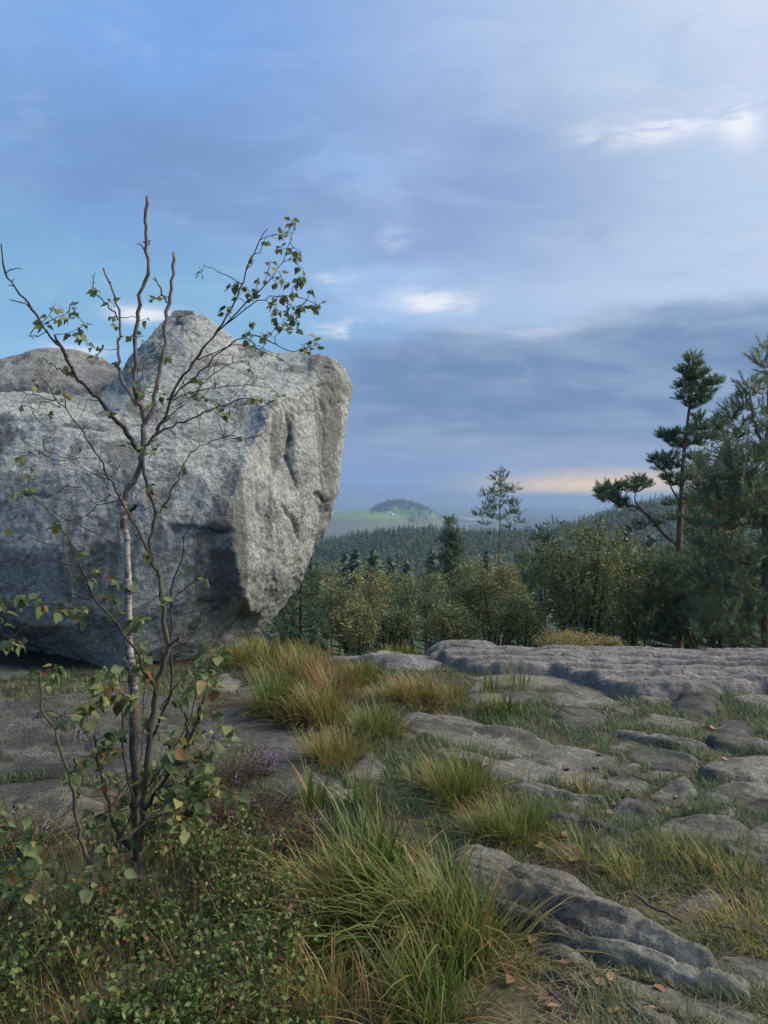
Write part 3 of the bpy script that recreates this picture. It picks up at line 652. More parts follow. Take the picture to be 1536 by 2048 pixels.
rock([(1304,1588),(1325,1562),(1350,1554),(1380,1566),(1390,1586),(1365,1602),(1330,1602)], 0.10, 'pointed grey stone below the thin rock', 'rib', w=0.10)
rock([(1408,1548),(1430,1520),(1480,1510),(1560,1512),(1640,1530),(1600,1560),(1500,1560),(1440,1558)], 0.11, 'wide flat topped rock at the right edge above the pair of stones', 'rib', w=0.09)
rock([(1420,1592),(1450,1568),(1510,1561),(1560,1566),(1620,1590),(1540,1606),(1460,1604)], 0.10, 'low grey rock at the right edge beside the pointed stone', 'rib', w=0.09)
rock([(1480,1610),(1510,1600),(1560,1604),(1580,1626),(1510,1628)], 0.07, 'dark stone at the right edge under the low grey rock', 'slate', w=0.06)
rock([(1220,1620),(1240,1606),(1280,1604),(1322,1618),(1316,1640),(1250,1638)], 0.10, 'dark undercut stone with a pale top edge left of the leaf litter', 'rib', w=0.06)
rock([(1122,1605),(1150,1594),(1180,1600),(1200,1612),(1150,1618)], 0.05, 'small half buried stone above the green tussock', 'rib')
rock([(1322,1655),(1345,1634),(1390,1630),(1460,1645),(1490,1662),(1470,1682),(1400,1680),(1340,1672)], 0.11, 'weathered grey rock with a rounded lip right of the soil patch', 'rib', w=0.08)
rock([(1486,1668),(1530,1656),(1600,1670),(1600,1700),(1520,1694)], 0.09, 'grey rock cut by the right picture edge beside the rounded lip rock', 'rib', w=0.08)
rock([(1430,1630),(1460,1618),(1480,1632),(1450,1640)], 0.04, 'fist sized pale stone in the leaf litter', 'rib')
rock([(1180,1695),(1210,1680),(1238,1682),(1240,1700),(1200,1706)], 0.05, 'small pale stone in the grass above the big rib', 'rib', w=0.05)
rock([(1355,1800),(1380,1774),(1420,1763),(1452,1778),(1448,1800),(1400,1812)], 0.08, 'pale lichen covered stone right of the big foreground rib', 'rib', w=0.07)
# thin strips of bedrock showing through the turf
rock([(1230,1468),(1290,1468),(1370,1484),(1420,1498),(1380,1500),(1300,1488)], 0.06, 'thin strip of bedrock just above the whale backed rock', 'rib', 'rock_strip', w=0.05, facets=False)
rock([(1400,1482),(1450,1480),(1540,1494),(1600,1506),(1520,1508),(1440,1500)], 0.06, 'thin strip of bedrock below the cracked dark stone at right', 'rib', 'rock_strip', w=0.05, facets=False)
rock([(990,1572),(1060,1570),(1150,1590),(1230,1604),(1170,1606),(1060,1592)], 0.05, 'thin strip of bedrock below the flat broken slab', 'rib', 'rock_strip', w=0.05, facets=False)
rock([(1100,1640),(1160,1636),(1230,1656),(1290,1672),(1230,1676),(1150,1662)], 0.05, 'thin strip of bedrock below the undercut stone', 'slate', 'rock_strip', w=0.05, facets=False)
rock([(1440,1690),(1500,1702),(1600,1716),(1600,1736),(1510,1728),(1450,1710)], 0.06, 'thin strip of bedrock below the rock cut by the right edge', 'rib', 'rock_strip', w=0.06, facets=False)
rock([(1250,1396),(1320,1392),(1350,1404),(1300,1412)], 0.04, 'low strip of bedrock left of the block shaped stone', 'rib', 'rock_strip', w=0.06, facets=False)
rock([(1455,1402),(1520,1396),(1600,1404),(1590,1418),(1500,1420)], 0.05, 'low strip of bedrock right of the block shaped stone', 'rib', 'rock_strip', w=0.06, facets=False)
rock([(860,1500),(920,1502),(990,1518),(960,1530),(890,1520)], 0.04, 'low strip of bedrock below the long slanting slab', 'rib', 'rock_strip', w=0.05, facets=False)
# foreground ribs
rock([(884,1752),(892,1722),(920,1700),(960,1696),(1010,1706),(1060,1730),(1110,1742),(1160,1762),(1210,1798),(1270,1828),(1340,1862),(1400,1892),(1450,1908),(1440,1940),(1380,1930),(1320,1905),(1250,1882),(1190,1862),(1120,1830),(1060,1800),(1000,1790),(930,1780)],
     0.10, 'big ribbed grey rock running diagonally across the right foreground', 'rib', 'rock_rib', w=0.10, tilt=0.03, strata=1.3, facets=False)
rock([(940,1790),(990,1796),(1050,1822),(1110,1850),(1180,1876),(1240,1888),(1310,1904),(1380,1930),(1440,1948),(1520,1960),(1500,1990),(1420,1975),(1330,1950),(1230,1915),(1140,1885),(1060,1862),(1000,1840)],
     0.075, 'lower narrow rib of rock along the front of the big ribbed rock', 'rib', 'rock_rib', w=0.07, strata=1.8, facets=False)
rock([(1440,1920),(1480,1900),(1560,1905),(1700,1940),(1700,2000),(1560,1985),(1480,1955)], 0.09, 'rock at the right edge where the big ribbed rock ends', 'rib', 'rock', w=0.1)
rock([(1036,1866),(1080,1866),(1140,1890),(1190,1915),(1180,1932),(1120,1910),(1070,1888)], 0.05, 'thin strip of rock above the bare soil patch', 'rib', 'rock_rib', w=0.05)
rock([(1190,1925),(1240,1936),(1310,1950),(1400,1978),(1500,2010),(1580,2050),(1500,2055),(1420,2030),(1330,2005),(1250,1970)], 0.06, 'grey rib of rock in the bottom right corner', 'rib', 'rock_rib', w=0.07, strata=1.3)
rock([(1076,1936),(1110,1936),(1150,1962),(1158,1978),(1120,1968)], 0.035, 'small sliver of rock in the bare soil patch', 'rib', w=0.03)
rock([(1225,1985),(1290,2000),(1360,2040),(1340,2060),(1270,2030)], 0.04, 'flat rock strip at the bottom picture edge', 'rib', w=0.05)
rock([(810,1700),(850,1700),(880,1716),(860,1730),(820,1722)], 0.03, 'flat rock patch left of the big ribbed rock', 'slate', w=0.04)
# left side
rock([(-420,1400),(-100,1398),(20,1402),(140,1396),(250,1392),(400,1404),(350,1480),(300,1530),(230,1548),(120,1552),(0,1556),(-400,1560)], 0.06, 'wide wavy grey bedrock sheet under the overhang at far left', 'slate', 'rock_sheet', w=0.14, terr=0.035, facets=False, udir=(1, 0.15), strata=1.4)
rock([(-250,1580),(0,1565),(90,1560),(160,1572),(150,1592),(60,1600),(-250,1610)], 0.07, 'layered grey rock at the left edge below the bedrock sheet', 'slate', w=0.09, udir=(1, 0.1))
rock([(20,1625),(45,1595),(80,1588),(150,1596),(200,1612),(210,1640),(130,1652),(50,1650)], 0.11, 'rounded pale stone left of the forked sapling', 'rib', w=0.13, udir=(1, 0.1))
rock([(-200,1650),(20,1636),(120,1646),(180,1660),(120,1672),(-200,1690)], 0.05, 'flat stone below the rounded pale stone at the left edge', 'rib', w=0.07, udir=(1, 0.1))
rock([(400,1450),(450,1418),(500,1416),(545,1440),(580,1462),(540,1490),(470,1490),(410,1480)], 0.03, 'dark damp rock patch left of the green tussock', 'slate', w=0.1)
rock([(500,1510),(530,1470),(575,1462),(610,1490),(640,1530),(680,1560),(640,1590),(570,1590),(520,1560)], 0.09, 'smooth grey rock back behind the heather', 'slate', w=0.16)
rock([(648,1588),(680,1572),(710,1582),(706,1602),(660,1602)], 0.06, 'small pale stone at the foot of the smooth rock', 'rib', w=0.05)
rock([(700,1548),(720,1516),(745,1512),(766,1536),(760,1556),(720,1560)], 0.09, 'pale pointed stone under the straw coloured tussock', 'rib', w=0.08)
rock([(470,1376),(520,1366),(552,1378),(530,1392),(480,1392)], 0.06, 'low grey rock in the grass at the foot of the boulder', 'slate', w=0.1)
rock([(396,1328),(400,1302),(412,1284),(430,1290),(444,1312),(440,1334),(415,1338)], 0.20, 'upright grey stone leaning at the foot of the big boulder', 'rib', w=0.14)
rock([(430,1376),(438,1352),(455,1348),(478,1362),(470,1384)], 0.10, 'small upright stone in front of the leaning stone', 'rib', w=0.10)
rock([(-60,1345),(0,1330),(40,1332),(60,1345),(20,1356),(-60,1362)], 0.08, 'pale stone glimpsed under the left overhang', 'rib', w=0.12)

# ------------------------------------------------------------------ distant forest, knoll wood, farm buildings
def conifers(P, Hh, Wd, val, k=34, wf=0.75, pw_=0.65):
    """many small conifers: whorls of drooping foliage triangles round each axis"""
    n = len(P); t = np.tile((np.arange(k) + 0.5) / k, (n, 1)); t = np.clip(t + rng.normal(0, 0.02, t.shape), 0.02, 0.99)
    a = rng.uniform(0, 2 * np.pi, t.shape)
    rad = Wd[:, None] * (1 - t) ** pw_ * rng.uniform(0.5, 1.25, t.shape) + 0.05 * Wd[:, None]
    base = P[:, None, :] + np.stack([np.zeros_like(t), np.zeros_like(t), t * Hh[:, None]], -1)
    o = np.stack([np.cos(a), np.sin(a), np.zeros_like(a)], -1); s = np.stack([-np.sin(a), np.cos(a), np.zeros_like(a)], -1)
    dz_ = -0.25 * rad + 0.02 * Hh[:, None]
    tip = base + o * rad[..., None]; tip[..., 2] += dz_
    wd = rad * wf
    p1 = base + o * (rad * 0.12)[..., None] + s * wd[..., None] * 0.55; p2 = base + o * (rad * 0.12)[..., None] - s * wd[..., None] * 0.55
    topv = base.copy(); topv[..., 2] += (0.085 if wf > 0.5 else 0.03) * Hh[:, None]
    V = np.stack([topv, p1, tip, p2], 2).reshape(-1, 3)
    m = n * k; i = np.arange(m)[:, None] * 4
    F = np.vstack([i + np.array([[0, 1, 2]]), i + np.array([[0, 2, 3]])])
    v = np.repeat((val[:, None] + rng.normal(0, 0.09, t.shape)).ravel(), 4)
    return V, F, np.clip(v, 0, 1)
def build_forest():
    n = 15000
    u = rng.uniform(-0.34, 0.62, n); y = np.sqrt(rng.uniform(190. ** 2, 640. ** 2, n)); x = u * y
    keep = (fbm2(x, y, 1 / 40., 1 / 40., 3, 77) > -0.42); x, y = x[keep], y[keep]
    H = rng.uniform(3.8, 9.5, len(x)) * (1 + 0.25 * fbm2(x, y, 1 / 70., 1 / 70., 2, 78)); W_ = H * rng.uniform(0.2, 0.36, len(x))
    rd_ = (rng.random(len(x)) < 0.55 + 0.4 * fbm2(x, y, 1 / 60., 1 / 60., 2, 80)); H = np.where(rd_, H * 0.72, H); W_ = np.where(rd_, H * 0.45, W_)
    V, F, v = conifers(np.stack([x, y, Gz(x, y) - 0.2], -1), H, W_, np.clip(0.45 + 0.2 * rd_ + 0.35 * fbm2(x, y, 1 / 30., 1 / 30., 3, 79) + rng.normal(0, 0.16, len(x)), 0, 1), 13, 0.8, np.where(rd_, 0.32, 0.8)[:, None])
    o = obj('conifer_forest', make_mesh('conifer_forest', V, F, M['forest'], {'v': v})); tag(o, 'dark green conifer forest covering the hillside below', 'forest', kind='stuff')
    n = 5200
    x = KNOLL[0] + rng.normal(0, 70, n); y = 2500 + rng.normal(0, 120, n)
    z = Gz(x, y); px = 768 + FPX * x / y
    keep = (z > -112) & (px > 738) & ((z > -52) | (px > 815)) & (y < 2620) & (rng.random(n) < 0.6 + fbm2(x, y, 1 / 40., 1 / 60., 2, 63))
    x, y, z = x[keep], y[keep], z[keep]
    H = rng.uniform(7, 13, len(x)); V, F, v = conifers(np.stack([x, y, z - 0.5], -1), H, H * rng.uniform(0.3, 0.5, len(x)), np.clip(rng.normal(0.3, 0.15, len(x)), 0, 1), 8)
    o = obj('knoll_wood', make_mesh('knoll_wood', V, F, M['forest'], {'v': v})); tag(o, 'dark wood covering the steep knoll in the lowland', 'wood', kind='stuff')
build_forest()

def plain(name, c, rough=0.8):
    m, t, b = new_mat(name); p = coords(t)
    n = noise(t, p, 0.8, 4, 0.6); cc = mixc(t, n.sstep(0.3, 0.7) * 0.4, c, tuple(x * 0.7 for x in c)); t.links.new(cc, b.inputs['Base Color']); b.inputs['Roughness'].default_value = rough
    return m
M['white_wall'] = plain('white_wall', (0.8, 0.8, 0.78)); M['grey_roof'] = plain('grey_roof', (0.55, 0.56, 0.58)); M['red_roof'] = plain('tile_roof', (0.22, 0.09, 0.06)); M['pane'] = plain('dark_pane', (0.03, 0.035, 0.04), 0.2)
def box(c, s):
    c = np.asarray(c, float); s = np.asarray(s, float) / 2
    V = np.array([c + s * np.array([i, j, k]) for k in (-1, 1) for j in (-1, 1) for i in (-1, 1)])
    return V, np.array([(0, 2, 3, 1), (4, 5, 7, 6), (0, 1, 5, 4), (2, 6, 7, 3), (0, 4, 6, 2), (1, 3, 7, 5)])
def house(px, py, Y, L, D, H, rot, label, roof='grey_roof'):
    p = at(px, py, Y); z = G1(p[0], p[1])
    t = thing('farm_building', label, 'building', (p[0], p[1], z), 'pale buildings in the lowland'); t.rotation_euler = (0, 0, rot)
    mb = MB(); mb.add(*box((0, 0, H / 2 - 1), (L, D, H + 2))); obj('wall', mb.mesh('wall', M['white_wall']), t)
    rh = D * 0.32; l2, d2 = L / 2 + 0.6, D / 2 + 0.6
    V = np.array([(-l2, -d2, H), (l2, -d2, H), (l2, d2, H), (-l2, d2, H), (-l2, 0, H + rh), (l2, 0, H + rh)])
    mb = MB(); mb.add(V, [np.array([(0, 1, 5, 4), (2, 3, 4, 5), (0, 3, 2, 1)]), np.array([(0, 4, 3), (1, 2, 5)])]); obj('roof', mb.mesh('roof', M[roof]), t)
    for i in range(max(2, int(L / 6))):
        mb = MB(); mb.add(*box((-L / 2 + (i + 0.5) * L / max(2, int(L / 6)), -D / 2 - 0.03, H * 0.55), (1.4, 0.06, 1.4))); obj('window', mb.mesh('window', M['pane']), t)
house(776, 1021, 2335, 21, 9, 4.2, 0.15, 'white farmhouse on the green field below the wooded knoll')
house(783, 1020, 2350, 10, 7, 4.0, 0.9, 'small white outbuilding right beside the farmhouse on the green field')
for (px, py, Y, L, D, H, r, lb) in ((880, 1029, 4600, 46, 20, 10, 0.1, 'long pale hall in the hamlet right of the knoll'), (890, 1031, 4500, 26, 14, 8, 0.6, 'pale gabled building at the right of the hamlet beyond the forest'), (872, 1027, 4750, 24, 14, 7, -0.3, 'small pale building at the left of the hamlet right of the knoll'),
        (1160, 1012, 9000, 90, 30, 14, 0.1, 'distant pale hall in the lowland between pine and right hill'), (1010, 1010, 9500, 70, 30, 14, -0.2, 'distant pale hall behind the slender pine')):
    house(px, py, Y, L, D, H, r, lb)

# ------------------------------------------------------------------ tree building
def grow(nodes, tips, bias=0.7, jit=0.12, step=0.25, up=0.25):
    """connect every tip to the nearest node already there; returns curved twig paths"""
    N = np.asarray(nodes, float).reshape(-1, 3); tips = np.asarray(tips, float)
    d0 = np.array([np.min(np.linalg.norm(N - t, axis=1)) for t in tips]); paths = []
    for k in np.argsort(d0):
        t = tips[k]; dv = t - N; d = np.linalg.norm(dv, axis=1)
        j = int(np.argmin(d + bias * np.maximum(-dv[:, 2], 0) + 0.25 * np.maximum(0, 0.35 * d - dv[:, 2])))
        a = N[j]; L = d[j]
        if L < 1e-4: continue
        m = max(3, int(L / step) + 2); s = np.linspace(0, 1, m)[:, None]
        P = a * (1 - s) + t * s
        P[:, 2] -= up * L * (4 * s[:, 0] * (1 - s[:, 0])) * 0.5
        w = np.sin(np.pi * s) * jit * L
        P[1:-1] += (rng.normal(0, 1, (m, 3)) * w)[1:-1]
        paths.append(P); N = np.vstack([N, P[1:]])
    return paths
def leaf_quads(C, size, val, droop=0.5, aspect=0.75, fold=True):
    """simple pointed leaves, folded on the midrib, centred near C"""
    n = len(C); a = rng.uniform(0, 2 * np.pi, n); el_ = rng.normal(-0.35 * droop * 2, 0.6, n)
    D = np.stack([np.cos(a) * np.cos(el_), np.sin(a) * np.cos(el_), np.sin(el_)], -1)
    U = rng.normal(0, 1, (n, 3)); S = np.cross(D, U); S /= np.linalg.norm(S, axis=1, keepdims=True) + 1e-9; Nn = np.cross(D, S)
    s = (size * rng.uniform(0.7, 1.25, n))[:, None]
    base = C; tip = C + D * s; m1 = C + D * s * 0.42 + S * s * aspect * 0.5 + Nn * s * 0.12; m2 = C + D * s * 0.42 - S * s * aspect * 0.5 + Nn * s * 0.12
    V = np.stack([base, m1, tip, m2], 1).reshape(-1, 3); i = np.arange(n)[:, None] * 4
    F = np.vstack([i + np.array([[0, 1, 2]]), i + np.array([[0, 2, 3]])])
    return V, F, np.repeat(val, 4)
def shoots(O, D, L, val, nl=0.06, nw=0.006, k=22):
    """pine shoots: needles bristling round an axis"""
    n = len(O); t = np.tile(np.linspace(0.08, 1.0, k), (n, 1)); a = rng.uniform(0, 2 * np.pi, (n, k))
    D = D / (np.linalg.norm(D, axis=1, keepdims=True) + 1e-9)
    U = np.cross(D, np.array([0.2, 0.3, 0.93])); U /= np.linalg.norm(U, axis=1, keepdims=True) + 1e-9; W = np.cross(D, U)
    rd = np.cos(a)[..., None] * U[:, None] + np.sin(a)[..., None] * W[:, None]
    b = O[:, None] + D[:, None] * (t * L[:, None])[..., None]
    nd = D[:, None] * rng.uniform(0.5, 1.1, (n, k))[..., None] + rd * rng.uniform(0.5, 1.0, (n, k))[..., None]
    nd /= np.linalg.norm(nd, axis=-1, keepdims=True)
    ln = nl * rng.uniform(0.75, 1.2, (n, k))
    tip = b + nd * ln[..., None]; sd_ = np.cross(nd, rd); sd_ /= np.linalg.norm(sd_, axis=-1, keepdims=True) + 1e-9
    V = np.stack([b - sd_ * nw / 2, b + sd_ * nw / 2, tip], 2).reshape(-1, 3)
    F = np.arange(n * k * 3).reshape(-1, 3)
    return V, F, np.clip(np.repeat(val, k * 3) + np.repeat(rng.normal(0, 0.08, n * k), 3), 0, 0.99)

def branches_mesh(name, stems, paths, mat, root, r_tip=0.006, sides=5):
    mb = MB()
    for P, r0, r1 in stems:
        mb.add(*tube(P, np.linspace(r0, r1, len(P)), 8))
    for P in paths:
        L = np.linalg.norm(P[-1] - P[0]); r = min(0.004 + 0.013 * L, 0.035) * (r_tip / 0.006)
        mb.add(*tube(P, np.linspace(r, r_tip * 0.6, len(P)), sides))
    return mb.mesh(name, M[mat], root, smooth=True)

def egg(n, c, r, low=0.0, top=1.0, clump=0, hollow=0.35):
    """points spread through an ellipsoid, mostly near its outside, optionally in clumps"""
    d = rng.normal(0, 1, (n, 3)); d /= np.linalg.norm(d, axis=1, keepdims=True)
    k = (hollow + (1 - hollow) * rng.uniform(0, 1, n) ** 0.6)[:, None]
    P = d * k
    P *= (1 + 0.28 * fbm(d * 1.9 + np.asarray(c)[None] * 0.7, 3, 5))[:, None]
    return np.asarray(c) + P * np.asarray(r)

def bush(name, label, cat, px, top_py, base_py, Y, halfw_px, mat_leaf='bush_leaf', nt_=130, lpt=28, leaf=0.05, vmean=0.45, vsd=0.15, nstem=5, bark='dark_bark', group=None, spread=None, depth=0.8, hollow=0.3):
    """deciduous bush or small tree with several stems, an open crown and many leaves"""
    top = at(px, top_py, Y); x0 = top[0]; zg = G1(x0, Y); zb = min(zg, at(px, base_py, Y)[2])
    root = np.array([x0, Y, zg - 0.05]); hw = halfw_px / FPX * Y; zt = top[2]; zlo = at(px, base_py, Y)[2]
    c = np.array([x0, Y, zlo + (zt - zlo) * 0.55]); r = np.array([hw, hw * depth, (zt - zlo) * 0.5])
    tips = egg(nt_, c, r, hollow=hollow); tips = tips[tips[:, 2] > zlo - 0.1]
    stems = []; nodes = []
    for k in range(nstem):
        a = 2 * np.pi * (k + rng.uniform(-.3, .3)) / nstem; e = c + r * np.array([math.cos(a) * 0.5, math.sin(a) * 0.5, rng.uniform(0.1, 0.75)])
        mid = root * 0.55 + e * 0.45 + np.array([rng.normal(0, .08), rng.normal(0, .08), 0.08]) * hw
        P = smooth_path([root + rng.normal(0, 0.05, 3) * np.array([1, 1, 0]), mid, e], 9); P[1:] += rng.normal(0, 0.02 * hw, P[1:].shape)
        stems.append((P, 0.022 * hw + 0.02, 0.008)); nodes.append(P[3:])
    paths = grow(np.vstack(nodes), tips, step=0.3)
    t = thing(name, label, cat, root, group)
    obj('trunk', branches_mesh('trunk', stems, paths, bark, root, r_tip=0.0042), t)
    pts = [];
    for P in paths:
        m = max(2, int(1.15 * lpt * (0.3 + 1.4 * rng.uniform(0, 1)))); k = rng.uniform(0.35, 1.05, m)
        i = np.clip(k * (len(P) - 1), 0, len(P) - 1.001); a = i.astype(int); f = (i - a)[:, None]
        pts.append(P[a] * (1 - f) + P[a + 1] * f + rng.normal(0, spread or 0.05 * hw + 0.025, (m, 3)))
    C = np.vstack(pts); hfac = (C[:, 2] - zlo) / max(zt - zlo, .1)
    tipv = fbm(C * 1.3, 2, 13) * 0.22
    v = np.clip(rng.normal(vmean, vsd, len(C)) + tipv, 0, 1)
    V, F, vv = leaf_quads(C, leaf, v)
    obj('crown', make_mesh('crown', V - root, F, M[mat_leaf], {'v': vv}), t)
    return t

def pine(name, label, Y, trunk, clumps, limbs=(), shoot=0.13, nl=0.06, nw=0.007, k=20, vmean=0.5, r0=0.09, density=1.0, group=None, dead=0, bark='pine_bark', brown=0.01):
    """pine with a traced trunk; clumps = (px, py, radius_px, shoots[, depth offset]) of needle shoots"""
    tp = np.vstack([at(p[0], p[1], Y + (p[2] if len(p) > 2 else 0)) for p in trunk]); zg = G1(tp[0][0], tp[0][1])
    root = np.array([tp[0][0], tp[0][1], zg - 0.1]); tp = np.vstack([root, tp]) if tp[0][2] > zg else tp
    T = smooth_path(tp, 26); stems = [(T, r0, 0.012)]; nodes = [T[4:]]
    for lb, ra in limbs:
        P = smooth_path([at(p[0], p[1], Y + (p[2] if len(p) > 2 else 0)) for p in lb], 12); stems.append((P, ra, ra * 0.35)); nodes.append(P[2:])
    O, D, tips = [], [], []
    for c in clumps:
        cc = at(c[0], c[1], Y + (c[4] if len(c) > 4 else rng.normal(0, 0.25))); rad = c[2] / FPX * Y; n = max(3, int(c[3] * density))
        d = rng.normal(0, 1, (n, 3)); d[:, 2] = np.abs(d[:, 2]) * 0.8 - 0.25; d /= np.linalg.norm(d, axis=1, keepdims=True)
        o = cc + d * (rad * rng.uniform(0.15, 0.95, n) ** 0.7)[:, None] * np.array([1, 1, 0.8])
        O.append(o); D.append(d + np.array([0, 0, 0.55])); tips.append(o[::max(1, n // 9)])
    for q in range(dead):
        z = rng.uniform(0.25, 0.75); p = T[int(z * 25)]; a = rng.uniform(0, 2 * np.pi)
        tips.append(p[None] + np.array([[math.cos(a), math.sin(a), rng.uniform(-.15, .35)]]) * rng.uniform(0.4, 1.1))
    O, D = np.vstack(O), np.vstack(D)
    paths = grow(np.vstack(nodes), np.vstack(tips), step=0.25, bias=0.9)
    t = thing(name, label, 'pine tree', root, group)
    obj('trunk', branches_mesh('trunk', stems, paths, bark, root, r_tip=0.005), t)
    v = np.clip(rng.normal(vmean, 0.13, len(O)) + 0.15 * fbm(O * 1.5, 2, 3), 0, 0.9); v = np.where(rng.random(len(O)) < brown, 0.99, v)
    V, F, vv = shoots(O, D, np.full(len(O), shoot) * rng.uniform(0.7, 1.3, len(O)), v, nl, nw, k)
    obj('crown', make_mesh('crown', V - root, F, M['needle'], {'v': vv}), t)
    return t

def cone_clumps(px, top, bot, wtop, wbot, n, rad, cnt, dev=0.35, Y=10, flat=0.25):
    """clump list for a regular conical pine: whorls of tufts"""
    out = []
    for i in range(n):
        t = i / (n - 1); y = top + (bot - top) * t ** 0.9; wd = wtop + (wbot - wtop) * t
        m = 1 + int(1.5 + 4.5 * t)
        for j in range(m):
            a = rng.uniform(0, 2 * np.pi); q = wd * rng.uniform(0.35, 1.0)
            out.append((px + math.cos(a) * q, y - q * flat + rng.normal(0, 4), rad * rng.uniform(0.7, 1.3), cnt, math.sin(a) * q / FPX * Y))
    return out

# --- pines standing behind the ledge
pine('pine_tree', 'slender pointed pine standing alone against the lowland', 34,
     [(1000, 1150), (998, 1110), (1000, 1050), (1000, 1000), (1000, 950)],
     [(1000, 948, 6, 5), (993, 962, 8, 8), (1010, 958, 6, 6), (1003, 975, 9, 9), (985, 985, 8, 8), (1018, 985, 9, 9), (1000, 995, 10, 10), (972, 990, 7, 7), (980, 1008, 9, 9), (1030, 980, 7, 6), (1018, 1008, 9, 9), (1030, 1012, 8, 8), (995, 1020, 9, 9), (970, 1020, 8, 8), (960, 1032, 8, 8), (980, 1036, 9, 8), (1022, 1030, 10, 9), (1036, 1028, 8, 7), (1005, 1040, 10, 8), (1038, 1045, 8, 6), (970, 1050, 7, 4), (1020, 1055, 9, 5), (985, 1070, 8, 4), (1030, 1075, 9, 4), (1015, 1090, 10, 4)],
     shoot=0.26, nl=0.13, nw=0.022, k=20, vmean=0.6, r0=0.09, density=2.0, dead=8)
pine('pine_tree', 'bushy pyramid shaped pine left of the slender pine', 38, [(898, 1230), (898, 1150), (900, 1090), (900, 1046)],
     cone_clumps(900, 1050, 1170, 6, 48, 13, 10, 12, Y=38) + [(900, 1046, 5, 6)], shoot=0.28, nl=0.16, nw=0.035, k=16, vmean=0.42, r0=0.12)
pine('pine_tree', 'dark young pine with a ragged top left of the pale leaved bush', 22, [(1092, 1260), (1090, 1160), (1088, 1090), (1090, 1066)],
     cone_clumps(1090, 1070, 1190, 8, 50, 10, 13, 12, Y=22) + [(1108, 1050, 10, 10), (1075, 1080, 12, 10)], shoot=0.2, nl=0.10, nw=0.02, k=16, vmean=0.3, r0=0.08)
TALL = [(1385, 735, 14, 18), (1372, 748, 12, 14), (1398, 752, 13, 14), (1383, 760, 16, 20), (1368, 775, 13, 16), (1408, 772, 14, 16), (1388, 785, 16, 20), (1425, 768, 12, 12), (1418, 785, 13, 14), (1372, 800, 12, 14), (1395, 808, 14, 16), (1410, 800, 10, 10), (1385, 720, 8, 10), (1430, 765, 7, 6), (1380, 815, 8, 8),
        (1336, 872, 13, 18), (1328, 878, 10, 10), (1350, 885, 13, 16), (1360, 895, 12, 14), (1398, 860, 15, 18), (1410, 880, 16, 18), (1385, 890, 14, 16), (1395, 840, 9, 10), (1425, 860, 16, 18), (1440, 850, 16, 16), (1375, 870, 10, 10),
        (1318, 925, 14, 18), (1340, 920, 15, 18), (1330, 940, 13, 14), (1350, 935, 12, 14), (1340, 958, 13, 14), (1352, 972, 13, 14), (1392, 920, 14, 14), (1375, 960, 15, 16), (1400, 940, 12, 12),
        (1212, 985, 15, 20), (1228, 978, 12, 14), (1222, 1000, 14, 16), (1206, 995, 10, 10), (1238, 1005, 13, 14), (1262, 975, 12, 14), (1278, 968, 12, 14), (1290, 975, 9, 10), (1265, 985, 10, 10), (1250, 1015, 10, 8),
        (1350, 1010, 12, 10), (1385, 1000, 14, 12), (1340, 1040, 12, 8), (1300, 1050, 16, 12), (1270, 1060, 14, 10), (1400, 1040, 16, 10), (1330, 1110, 20, 16), (1370, 1130, 20, 16), (1300, 1130, 18, 12), (1420, 1090, 18, 14), (1340, 1180, 24, 18), (1390, 1190, 24, 18), (1310, 1200, 20, 14), (1360, 1230, 24, 16)]
pine('pine_tree', 'tall gnarled pine with a tufted crown on a bare stem and a long left limb', 13,
     [(1358, 1300), (1358, 1180), (1358, 1085), (1362, 1010), (1366, 930), (1372, 870), (1378, 822), (1384, 770), (1385, 718)], TALL,
     limbs=(([(1352, 1090), (1325, 1065), (1295, 1030), (1268, 1012), (1235, 1008), (1215, 996)], 0.035), ([(1290, 1026), (1270, 1000), (1276, 975)], 0.018), ([(1364, 960), (1395, 935), (1425, 905)], 0.022), ([(1360, 1060), (1400, 1050), (1440, 1035)], 0.02), ([(1362, 1010), (1345, 980), (1330, 950)], 0.02)),
     shoot=0.12, nl=0.07, nw=0.012, k=24, vmean=0.6, r0=0.09, density=2.2, dead=8)
RIGHTP = [(1530, 705, 15, 10), (1520, 725, 16, 10), (1500, 775, 16, 10), (1512, 790, 18, 12), (1540, 740, 25, 16), (1560, 780, 30, 20), (1495, 795, 14, 8), (1465, 825, 16, 10), (1458, 840, 16, 10), (1490, 820, 18, 12), (1480, 850, 20, 14), (1520, 830, 22, 14), (1540, 860, 26, 18), (1500, 870, 24, 16), (1460, 880, 20, 12), (1530, 920, 28, 18), (1490, 930, 26, 14), (1570, 900, 30, 18), (1600, 850, 30, 18), (1590, 960, 34, 18), (1450, 940, 20, 10), (1520, 980, 30, 16), (1460, 1000, 24, 12), (1560, 1030, 34, 18), (1500, 1050, 30, 16), (1440, 1060, 26, 14)]
for q in range(110):
    RIGHTP.append((rng.uniform(1400, 1660), rng.uniform(900, 1290), rng.uniform(20, 34), 15, rng.uniform(-0.75, 0.4)))
pine('pine_tree', 'large bristly pine filling the right picture edge', 10.5, [(1530, 1310), (1530, 1150), (1532, 1000), (1535, 850), (1540, 700)], RIGHTP,
     limbs=(([(1530, 1000), (1490, 960), (1455, 900), (1445, 850)], 0.03), ([(1532, 900), (1510, 850), (1500, 790)], 0.025), ([(1530, 1150), (1480, 1120), (1430, 1090)], 0.03)),
     shoot=0.17, nl=0.08, nw=0.010, k=30, vmean=0.72, r0=0.065, density=1.3, dead=6, brown=0.03)
LOWP = [(rng.uniform(1275, 1500), rng.uniform(1120, 1292), rng.uniform(18, 30), 14) for q in range(80)]
